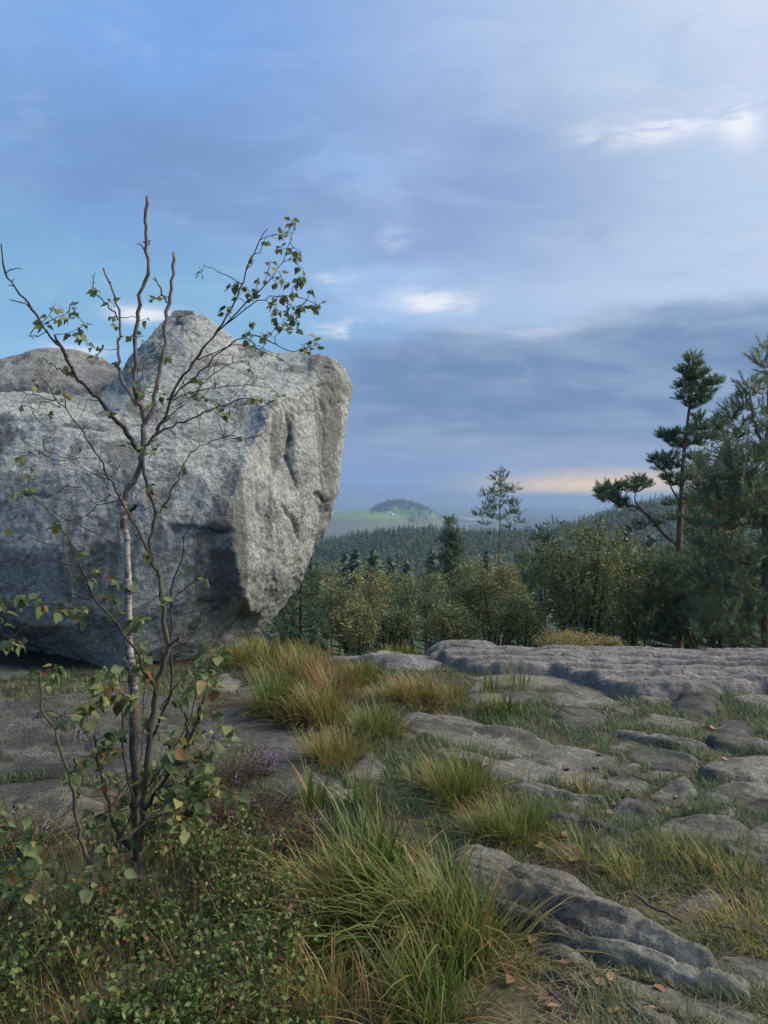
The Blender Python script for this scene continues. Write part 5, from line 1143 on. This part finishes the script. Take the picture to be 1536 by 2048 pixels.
def leafy_tree(name, label, cat, root, branches, clusters, Ybase, max_objs, leaf_size, extra_tips=(), ring=0.5, seed=0):
    """branches: (points, r0 mm, r1 mm, Y0, Y1, material); clusters: (px, py, spread, leaves, dY)"""
    t = thing(name, label, cat, root); nodes = []
    for pts, r0, r1, y0, y1, mt, nm in branches:
        P = px_path(pts, y0, y1); P[1:-1] += rng.normal(0, 0.0034, P[1:-1].shape)
        n = len(P); rad = np.linspace(r0, r1, n) * (0.78 if r0 < 14 else 0.86) / 1000.0 * (1 + 0.10 * rng.normal(0, 1, n).clip(-1.5, 1.5))
        mb = MB(); mb.add(*tube(P, rad, 10 if r0 > 9 else 6))
        if r0 < 16:
            for q in range(len(P) // 3):        # bud stubs
                b = P[rng.integers(1, n - 1)]; d = rng.normal(0, 1, 3); d[2] = abs(d[2]); d /= np.linalg.norm(d)
                mb.add(*tube(np.stack([b, b + d * 0.006, b + d * rng.uniform(0.01, 0.022)]), [r1 / 1500, r1 / 2000, r1 / 3000], 4))
        obj(nm, mb.mesh(nm, M[mt], root, smooth=True), t); nodes.append(P)
    N = np.vstack(nodes)
    tips = []; cl = []
    for c in clusters:
        # depth of a cluster follows the branch nearest to it in the picture
        Nn = N[:, [0, 2]] / N[:, [1]]; cc = at(c[0], c[1], 1.0); cc2 = np.array([cc[0], cc[2] - CAMZ]); rel = np.stack([N[:, 0] / N[:, 1], (N[:, 2] - CAMZ) / N[:, 1]], -1)
        j = np.argmin(np.linalg.norm(rel - cc2, axis=1)); Yc = N[j, 1] + (c[4] if len(c) > 4 else rng.normal(0, 0.07))
        if c[1] > 1320: c = (c[0], c[1], c[2] * 1.15, c[3] * 1.7)
        m = max(1, int(round(c[3] / 2.2)))
        for q in range(m):
            tp = at(c[0] + rng.normal(0, c[2] * 0.75), c[1] + rng.normal(0, c[2] * 0.75), Yc + rng.normal(0, 0.05)); tips.append(tp); cl.append(c[3] / m)
    for e in extra_tips: tips.append(at(e[0], e[1], Ybase + rng.normal(0, .1))); cl.append(0)
    tips = np.array(tips); paths = grow(N, tips, bias=0.5, jit=0.05, step=0.05, up=0.1)
    mb = MB(); lens = [np.linalg.norm(P[-1] - P[0]) for P in paths]; cut = sorted(lens)[-240] if len(lens) > 240 else -1
    tw_obj = []
    for P, L in zip(paths, lens):
        tb = tube(P, np.linspace(min(0.0012 + 0.007 * L, 0.0042), 0.0008, len(P)), 5)
        if L > cut:
            m1 = MB(); m1.add(*tb); tw_obj.append(obj('twig', m1.mesh('twig', M['twig_bark'], root, smooth=True), t))
        else: mb.add(*tb); tw_obj.append(None)
    if mb.n: obj('twigs', mb.mesh('twigs', M['twig_bark'], root, smooth=True), t)['kind'] = 'stuff'
    # leaves near the twig ends
    L = []; own = []
    for pi, P in enumerate(paths):
        d2 = np.linalg.norm(tips - P[-1], axis=1); k = cl[int(np.argmin(d2))]; k *= 1.6; m = int(k) + (rng.random() < k - int(k))
        for q in range(m):
            s = 1 - abs(rng.normal(0, 0.25)); i = max(0.0, s) * (len(P) - 1); a = min(int(i), len(P) - 2); f = i - a
            L.append(P[a] * (1 - f) + P[a + 1] * f); own.append(pi)
    L = np.array(L); own = np.array(own)
    S = leaf_size * rng.uniform(0.6, 1.3, len(L)) * np.where(L[:, 2] > 1.3, 0.7, 1.0); order = np.argsort(-S / L[:, 1]); L, S, own = L[order], S[order], own[order]
    rest = MB()
    for i, (p, s) in enumerate(zip(L, S)):
        k = int(rng.integers(0, NV)); yaw = rng.uniform(0, 2 * np.pi); pitch = rng.normal(0.55, 0.55); roll = rng.uniform(-1.3, 1.3)
        mt = Matrix.Rotation(yaw, 4, 'Z') @ Matrix.Rotation(pitch, 4, 'Y') @ Matrix.Rotation(roll, 4, 'X')
        off = mt @ Vector((0.32 * s, 0, 0)); pos = Vector(p - root) + off
        if i < max_objs:
            o = obj('leaf', LEAF_ME[k], tw_obj[own[i]] or t); o.location = pos; o.rotation_euler = mt.to_euler(); o.scale = (s, s, s)
        else:
            g = LEAF_GEO[k]; Rm = np.array(mt.to_3x3()); rest.add(g[0] @ Rm.T * s + np.array(pos), g[1], v=g[2])
    if rest.n:
        o = obj('foliage', rest.mesh('foliage', M['birch_leaf']), t); o['kind'] = 'stuff'
    return t, len(L)

YB = 3.05
TW, ST, SB, BK = 'twig_bark', 'stem_bark', 'stub_bark', 'birch_bark'
BR = [
 ([(276,1720),(272,1600),(268,1480),(266,1380),(262,1290),(257,1205),(254,1110),(248,1030),(246,1000)], 23, 15, YB, YB, BK, 'trunk'),
 ([(246,1003),(256,978),(272,955),(284,915),(287,875),(286,848)], 15, 12, YB, YB, BK, 'stem'),
 ([(272,1010),(262,1022)], 9, 8, YB, YB, TW, 'stub'),
 ([(286,875),(285,824),(272,797),(271,740),(272,669),(276,633),(283,587),(296,541),(292,482),(291,440),(294,392)], 11, 7.5, YB, YB-.1, SB, 'branch'),
 ([(291,498),(282,489)], 4, 3, YB-.06, YB-.06, SB, 'stub'),
 ([(296,490),(302,482)], 3, 2, YB-.06, YB-.06, SB, 'stub'),
 ([(287,850),(303,815),(314,769),(326,696),(333,633),(340,587),(349,535),(347,505)], 12, 7.5, YB, YB+.05, SB, 'branch'),
 ([(334,606),(322,582),(310,554)], 5.5, 4, YB+.03, YB+.05, SB, 'branch'),
 ([(284,905),(268,890),(245,855),(210,815),(185,785),(150,752),(132,710),(109,669)], 13, 5, YB, YB-.12, TW, 'branch'),
 ([(135,715),(115,690),(90,655),(62,612),(30,580),(10,540),(2,487)], 7, 3.5, YB-.1, YB-.2, TW, 'branch'),
 ([(62,612),(40,605),(18,598)], 3.5, 2, YB-.15, YB-.2, TW, 'branch'),
 ([(12,545),(25,540),(43,538)], 2.5, 1.5, YB-.18, YB-.22, TW, 'branch'),
 ([(150,753),(130,746),(114,738),(84,717)], 4.5, 2.5, YB-.1, YB-.15, TW, 'branch'),
 ([(272,812),(258,788),(242,760),(235,728),(236,687),(237,628),(223,578),(207,536)], 8, 5, YB, YB+.1, SB, 'branch'),
 ([(236,640),(228,623),(200,598),(185,575),(191,546)], 4, 2, YB+.08, YB+.12, TW, 'branch'),
 ([(294,892),(328,842),(346,788),(369,751),(396,710),(437,660),(469,605),(485,564),(506,510),(524,473),(535,458)], 9, 2.5, YB, YB+.18, TW, 'branch'),
 ([(306,872),(337,856),(387,833),(437,815),(478,801),(530,800)], 6, 2, YB, YB+.15, TW, 'branch'),
 ([(333,800),(380,765),(440,705),(501,669),(550,690),(590,702),(633,690)], 5.5, 1.8, YB+.02, YB+.2, TW, 'branch'),
 ([(430,668),(500,600),(540,560),(575,505),(590,452)], 4.5, 1.6, YB+.12, YB+.25, TW, 'branch'),
 ([(450,650),(520,600),(570,590),(615,600),(640,616)], 4, 1.6, YB+.12, YB+.28, TW, 'branch'),
 ([(484,568),(450,550),(415,535),(396,545)], 2.8, 1.3, YB+.15, YB+.1, TW, 'branch'),
 ([(395,720),(470,690),(530,705),(585,735)], 3.5, 1.5, YB+.08, YB+.2, TW, 'branch'),
 ([(346,800),(400,780),(470,770),(540,775)], 3.5, 1.5, YB+.04, YB+.2, TW, 'branch'),
 ([(310,860),(340,830),(380,800),(430,745),(480,720)], 4, 1.5, YB+.03, YB+.18, TW, 'branch'),
 ([(82,755),(115,800),(150,840),(175,880),(200,920),(220,960),(240,1000),(265,1040),(290,1090),(303,1120),(320,1155)][::-1], 6.5, 2.5, YB-.05, YB-.2, TW, 'branch'),
 ([(320,1158),(300,1095),(312,1030),(298,985),(286,945),(284,905)], 8, 8, YB-.05, YB, TW, 'branch'),
 ([(312,1030),(325,1015),(350,970),(365,935),(382,905),(425,880),(470,872)], 5, 1.5, YB-.03, YB+.1, TW, 'branch'),
 ([(282,1700),(288,1600),(296,1500),(312,1390),(325,1335),(338,1292),(328,1255),(325,1210),(320,1155)], 16, 9, YB-.05, YB-.05, ST, 'stem'),
 ([(338,1292),(350,1282),(358,1275)], 7, 6, YB-.05, YB-.1, ST, 'stub'),
 ([(300,1480),(340,1385),(341,1260),(345,1175),(360,1125),(370,1075),(387,1030)], 9, 2.5, YB+.05, YB+.05, TW, 'stem'),
 ([(343,1215),(360,1185),(400,1155),(415,1122)], 4, 1.5, YB+.05, YB+.1, TW, 'branch'),
 ([(85,1005),(120,1050),(145,1090),(170,1150),(190,1200),(220,1230),(250,1270),(275,1310),(300,1360),(312,1392)][::-1], 8, 2.5, YB-.08, YB-.25, TW, 'branch'),
 ([(190,1200),(140,1190),(80,1165),(30,1190),(5,1215)], 3.5, 1.4, YB-.15, YB-.3, TW, 'branch'),
 ([(170,1150),(110,1120),(50,1130),(10,1110)], 3, 1.3, YB-.15, YB-.3, TW, 'branch'),
 ([(145,1090),(80,1085),(30,1060)], 2.6, 1.2, YB-.2, YB-.3, TW, 'branch'),
 ([(240,1000),(200,1010),(150,1040),(100,1020),(50,980)], 3, 1.2, YB-.1, YB-.25, TW, 'branch'),
 ([(220,960),(170,940),(110,905),(60,905)], 3, 1.2, YB-.12, YB-.25, TW, 'branch'),
 ([(115,800),(70,790),(35,780),(20,760)], 2.6, 1.2, YB-.18, YB-.25, TW, 'branch'),
 ([(200,1228),(120,1235),(60,1250),(15,1285)], 3, 1.3, YB-.15, YB-.3, TW, 'branch'),
 ([(288,1620),(330,1560),(370,1490),(398,1440),(410,1380)], 10, 6, YB-.1, YB-.15, TW, 'stem'),
 ([(372,1488),(374,1455),(370,1425)], 6, 5, YB-.12, YB-.12, TW, 'branch'),
 ([(262,1700),(225,1640),(205,1570),(190,1500),(188,1470)], 10, 6, YB-.1, YB-.15, TW, 'stem'),
 ([(272,1640),(250,1520),(245,1440),(240,1360),(228,1296)], 6, 3, YB-.15, YB-.2, TW, 'stem'),
 ([(230,1700),(270,1620),(320,1540),(370,1460),(400,1350)], 6, 2.5, YB-.2, YB-.25, TW, 'stem'),
 ([(280,1560),(285,1440),(290,1370),(285,1300)], 5, 2, YB+.1, YB+.15, TW, 'stem'),
 ([(290,1600),(350,1570),(420,1550),(470,1545)], 4, 1.5, YB-.1, YB-.1, TW, 'branch'),
 ([(296,1640),(370,1610),(430,1580),(490,1590)], 4, 1.5, YB-.15, YB-.2, TW, 'branch'),
 ([(320,1420),(370,1350),(430,1310),(450,1290)], 4, 1.5, YB, YB+.05, TW, 'branch'),
]
CL = [(585,450,10,5),(560,470,18,6),(530,478,15,5),(575,500,18,8),(590,530,18,9),(603,548,16,8),(555,540,20,6),(510,520,15,4),(480,580,20,6),(520,590,25,9),(570,590,25,14),(608,600,22,12),(632,615,9,6),(550,630,28,12),(590,640,22,10),(500,640,22,6),(515,680,20,6),(610,690,15,7),(632,690,8,4),(470,620,15,5),(400,545,5,2),
 (108,605,10,4),(138,620,9,4),(185,580,10,3),(225,600,6,2),(225,645,10,4),(160,665,15,6),(180,690,18,6),(68,672,6,2),(290,610,7,3),(302,637,4,1),(205,705,14,4),(225,735,14,4),(290,680,20,6),(320,700,14,4),(150,640,20,5),(95,640,12,3),
 (270,770,22,6),(290,795,14,4),(160,730,12,3),(130,790,14,3),(100,830,12,3),(210,830,18,5),(320,810,18,5),(342,830,12,3),(430,790,20,4),(450,815,14,3),(520,790,22,4),(560,780,22,4),(485,872,8,3),(280,890,16,6),(300,900,10,4),(375,945,12,4),(40,910,7,2),(60,922,7,2),(60,975,18,8),(40,812,5,2),(70,762,4,2),(300,970,18,5),(332,1000,8,3),(400,760,20,4),(470,740,20,4),
 (22,1050,5,1),(105,1050,13,4),(168,1100,8,3),(200,1122,12,4),(178,1140,11,3),(285,1102,9,3),(372,1155,7,3),(412,1150,5,2),(316,1190,6,2),
 (30,1200,18,8),(62,1200,14,6),(85,1190,14,5),(105,1215,16,7),(125,1222,13,5),(155,1225,13,6),(10,1235,9,4),(42,1280,8,4),(10,1280,6,3),(240,1180,16,7),(235,1210,12,5),(265,1240,16,7),(290,1230,9,4),(280,1290,16,7),(300,1300,9,4),(255,1325,16,7),(295,1340,12,4),(440,1300,13,5),(420,1340,16,7),(400,1352,12,5),(452,1290,5,2),
 (110,1345,12,5),(180,1350,7,3),(220,1360,16,8),(180,1400,20,9),(250,1400,22,10),(160,1430,16,7),(290,1430,24,9),(380,1400,16,7),(430,1430,12,4),(390,1450,16,7),(440,1480,13,5),(470,1452,8,3),(340,1470,22,8),(240,1480,26,12),(185,1500,26,11),(160,1540,18,8),(290,1540,28,12),(350,1540,28,13),(400,1540,22,12),(410,1508,10,4),(440,1570,18,9),(482,1590,10,5),(380,1590,26,14),(330,1600,28,12),(250,1590,28,12),(205,1640,22,9),(300,1650,22,11),(350,1640,18,9),(392,1610,14,7),(310,1685,18,8),(232,1720,18,7)]
XT = [(rng.uniform(280, 560), rng.uniform(690, 880)) for _ in range(130)] + [(rng.uniform(40, 260), rng.uniform(760, 1150)) for _ in range(90)] + [(rng.uniform(150, 430), rng.uniform(1330, 1600)) for _ in range(40)]
p = ground_at(276, 1740, 0.0)
broot = np.array([at(276, 1720, YB)[0], YB, G1(at(276, 1720, YB)[0], YB) - 0.02])
t_, nl_ = leafy_tree('birch_tree', 'small cut back birch with white trunk and bare stubs in front of the boulder', 'birch', broot, BR, CL, YB, 290, 0.043, XT)
YS = 2.62
BR2 = [([(178,1990),(180,1900),(182,1820),(186,1740)], 11, 10, YS, YS, ST, 'trunk'),
 ([(186,1742),(168,1700),(150,1620),(142,1555),(120,1500),(102,1445),(84,1420),(82,1340)], 10, 3.5, YS, YS-.05, ST, 'stem'),
 ([(142,1556),(152,1530),(150,1515)], 6, 5, YS, YS-.05, ST, 'stub'),
 ([(186,1742),(215,1705),(265,1665),(320,1618)], 7, 3, YS, YS+.1, ST, 'branch'),
 ([(168,1700),(200,1640),(240,1590),(275,1500),(262,1425)], 4, 1.6, YS, YS+.12, TW, 'branch'),
 ([(110,1460),(120,1435),(132,1420)], 3.5, 2, YS-.03, YS-.06, TW, 'branch'),
 ([(182,1760),(140,1745),(90,1770),(40,1740),(10,1700)], 3, 1.3, YS, YS-.15, TW, 'branch'),
 ([(180,1830),(120,1870),(70,1920),(40,1930)], 3, 1.3, YS, YS-.2, TW, 'branch'),
 ([(180,1800),(210,1810),(240,1835)], 3, 1.3, YS, YS-.1, TW, 'branch')]
CL2 = [(30,1720,16,6),(60,1680,16,6),(70,1740,16,6),(10,1760,12,5),(50,1772,12,5),(170,1735,12,4),(235,1832,12,4),(165,1768,8,4),(192,1785,7,3),(165,1822,9,3),(120,1890,14,4),(110,1962,16,4),(205,1905,6,2),(50,1920,9,4),(100,2030,12,4),(110,1345,10,3),(20,1640,14,4),(130,1440,8,2),(85,1640,12,3),(215,1690,10,3),(255,1740,10,3)]
p2_ = at(178, 1960, YS); sroot = np.array([p2_[0], YS, G1(p2_[0], YS) - 0.02])
leafy_tree('birch_sapling', 'low forked birch sapling with mossy stems in front of the white trunk', 'sapling', sroot, BR2, CL2, YS, 90, 0.042, [(rng.uniform(0, 230), rng.uniform(1640, 1990)) for _ in range(22)])

# ------------------------------------------------------------------ small things on the ground
def fallen(px, py, v, s, lab, grp=None):
    p = ground_at(px, py, 0.0); k = int(rng.integers(0, NV)); g = LEAF_GEO[k]; z = G1(p[0], p[1])
    V = g[0] - np.array([0.4, 0, 0]); V[:, 2] *= 0.6
    o = obj('fallen_leaf', make_mesh('fallen_leaf', V, g[1], M['dry_leaf'], {'v': np.full(len(V), v)}), loc=(p[0], p[1], z + 0.018)); o.rotation_euler = (rng.normal(0, .3), rng.normal(0, .3), rng.uniform(0, 6.28)); o.scale = (s,) * 3
    tag(o, lab, 'leaf', grp)
for (px, py, v) in ((1138, 1716, 0.05), (1142, 1702, 0.2), (1148, 1728, 0.0), (1084, 1700, 0.15), (1048, 1690, 0.2)):
    fallen(px, py, v, 0.06, 'pale tan fallen leaf on dark soil below the fine green tussock', 'pale leaves on the soil patch')
for q in range(20):
    fallen(rng.normal(1060, 34), rng.normal(1680, 9), rng.uniform(0.4, 0.85), 0.05, 'rust brown fallen leaf heaped at the foot of the fine green tussock', 'brown leaves below the green tussock')
fallen(1096, 1658, 1.0, 0.05, 'bright orange yellow fallen leaf right of the fine green tussock')
for q in range(26):
    fallen(rng.normal(1300, 70), rng.normal(1614, 14), rng.uniform(0.45, 0.85), 0.045, 'rust brown fallen leaf among the stones right of the turf', 'brown leaves among the stones')
for q in range(16):
    fallen(rng.uniform(940, 1320), rng.uniform(1880, 2030), rng.uniform(0.2, 0.75), 0.045, 'brown fallen leaf on the bottom soil patch', 'leaves on the bottom soil patch')
for q in range(14):
    fallen(rng.uniform(1000, 1500), rng.uniform(1400, 1560), rng.uniform(0.2, 0.8), 0.05, 'dry leaf lying in the short turf between the rocks', 'dry leaves in the turf')
def stick(pts, r, label):
    P = smooth_path([ground_at(a, b, 0.0) + np.array([0, 0, h]) for a, b, h in pts], 12); P[:, 2] = np.maximum(P[:, 2], Gz(P[:, 0], P[:, 1]) + r * 0.6) ; P[1:-1] += rng.normal(0, r * 0.3, P[1:-1].shape)
    mb = MB(); mb.add(*tube(P, np.linspace(r, r * 0.5, 12) * (1 + 0.15 * rng.normal(0, 1, 12)), 7))
    b = P[6]; mb.add(*tube(np.stack([b, b + [0.02, 0.01, 0.012], b + [0.05, 0.03, 0.014]]), [r * .5, r * .4, r * .2], 5))
    o = obj('stick', mb.mesh('stick', M['stem_bark'], P[0], smooth=True), loc=P[0]); tag(o, label, 'stick')
stick([(1272, 1800, 0.02), (1300, 1822, 0.02), (1340, 1838, 0.015), (1365, 1850, 0.01)], 0.008, 'dark bent stick lying right of the big ribbed rock')
stick([(1300, 1804, 0.012), (1318, 1796, 0.015), (1330, 1795, 0.01)], 0.006, 'short dark stick beside the bent stick')
stick([(1430, 1855, 0.01), (1470, 1868, 0.02), (1530, 1878, 0.01)], 0.007, 'grey stick at the right edge above the rib end')
stick([(1095, 1985, 0.008), (1112, 2000, 0.01), (1125, 2010, 0.008)], 0.006, 'pale twig on the bottom soil patch')
stick([(478, 1470, 0.06), (520, 1465, 0.05), (565, 1448, 0.03)], 0.004, 'thin twig lying across the damp rock patch')
# rain water left in hollows of the ledge
m, t, b = new_mat('rain_water'); b.inputs['Base Color'].default_value = (0.05, 0.055, 0.06, 1); b.inputs['Roughness'].default_value = 0.04; b.inputs['Specular IOR Level'].default_value = 0.6; bump(t, b, noise(t, coords(t), 30, 2), 0.05, 0.002); M['water'] = m
def puddle(pool, label):
    px, py, rx, ry = pool; rx *= 0.95; ry *= 0.95; c = (px, py, POOL_Z[pool[:2]]); a = np.linspace(0, 2 * np.pi, 24, endpoint=False); k = 1 + 0.25 * np.sin(a * 3 + px) + 0.12 * np.sin(a * 5)
    V = np.vstack([np.stack([np.cos(a) * rx * k, np.sin(a) * ry * k, np.zeros(24)], -1), np.stack([np.cos(a) * rx * k, np.sin(a) * ry * k, np.full(24, -0.05)], -1), [[0, 0, 0]]]); i = np.arange(24); j = (i + 1) % 24
    o = obj('puddle', make_mesh('puddle', V, [np.stack([np.full(24, 48), i, j], -1), np.stack([i, i + 24, j + 24, j], -1)], M['water'], smooth=False), loc=c); tag(o, label, 'puddle', 'rain puddles on the ledge')
puddle(POOL_A, 'small bright rain puddle on the narrow rock shelf left of the domed rock')
puddle(POOL_B, 'small bright rain puddle on the broad ledge at right')
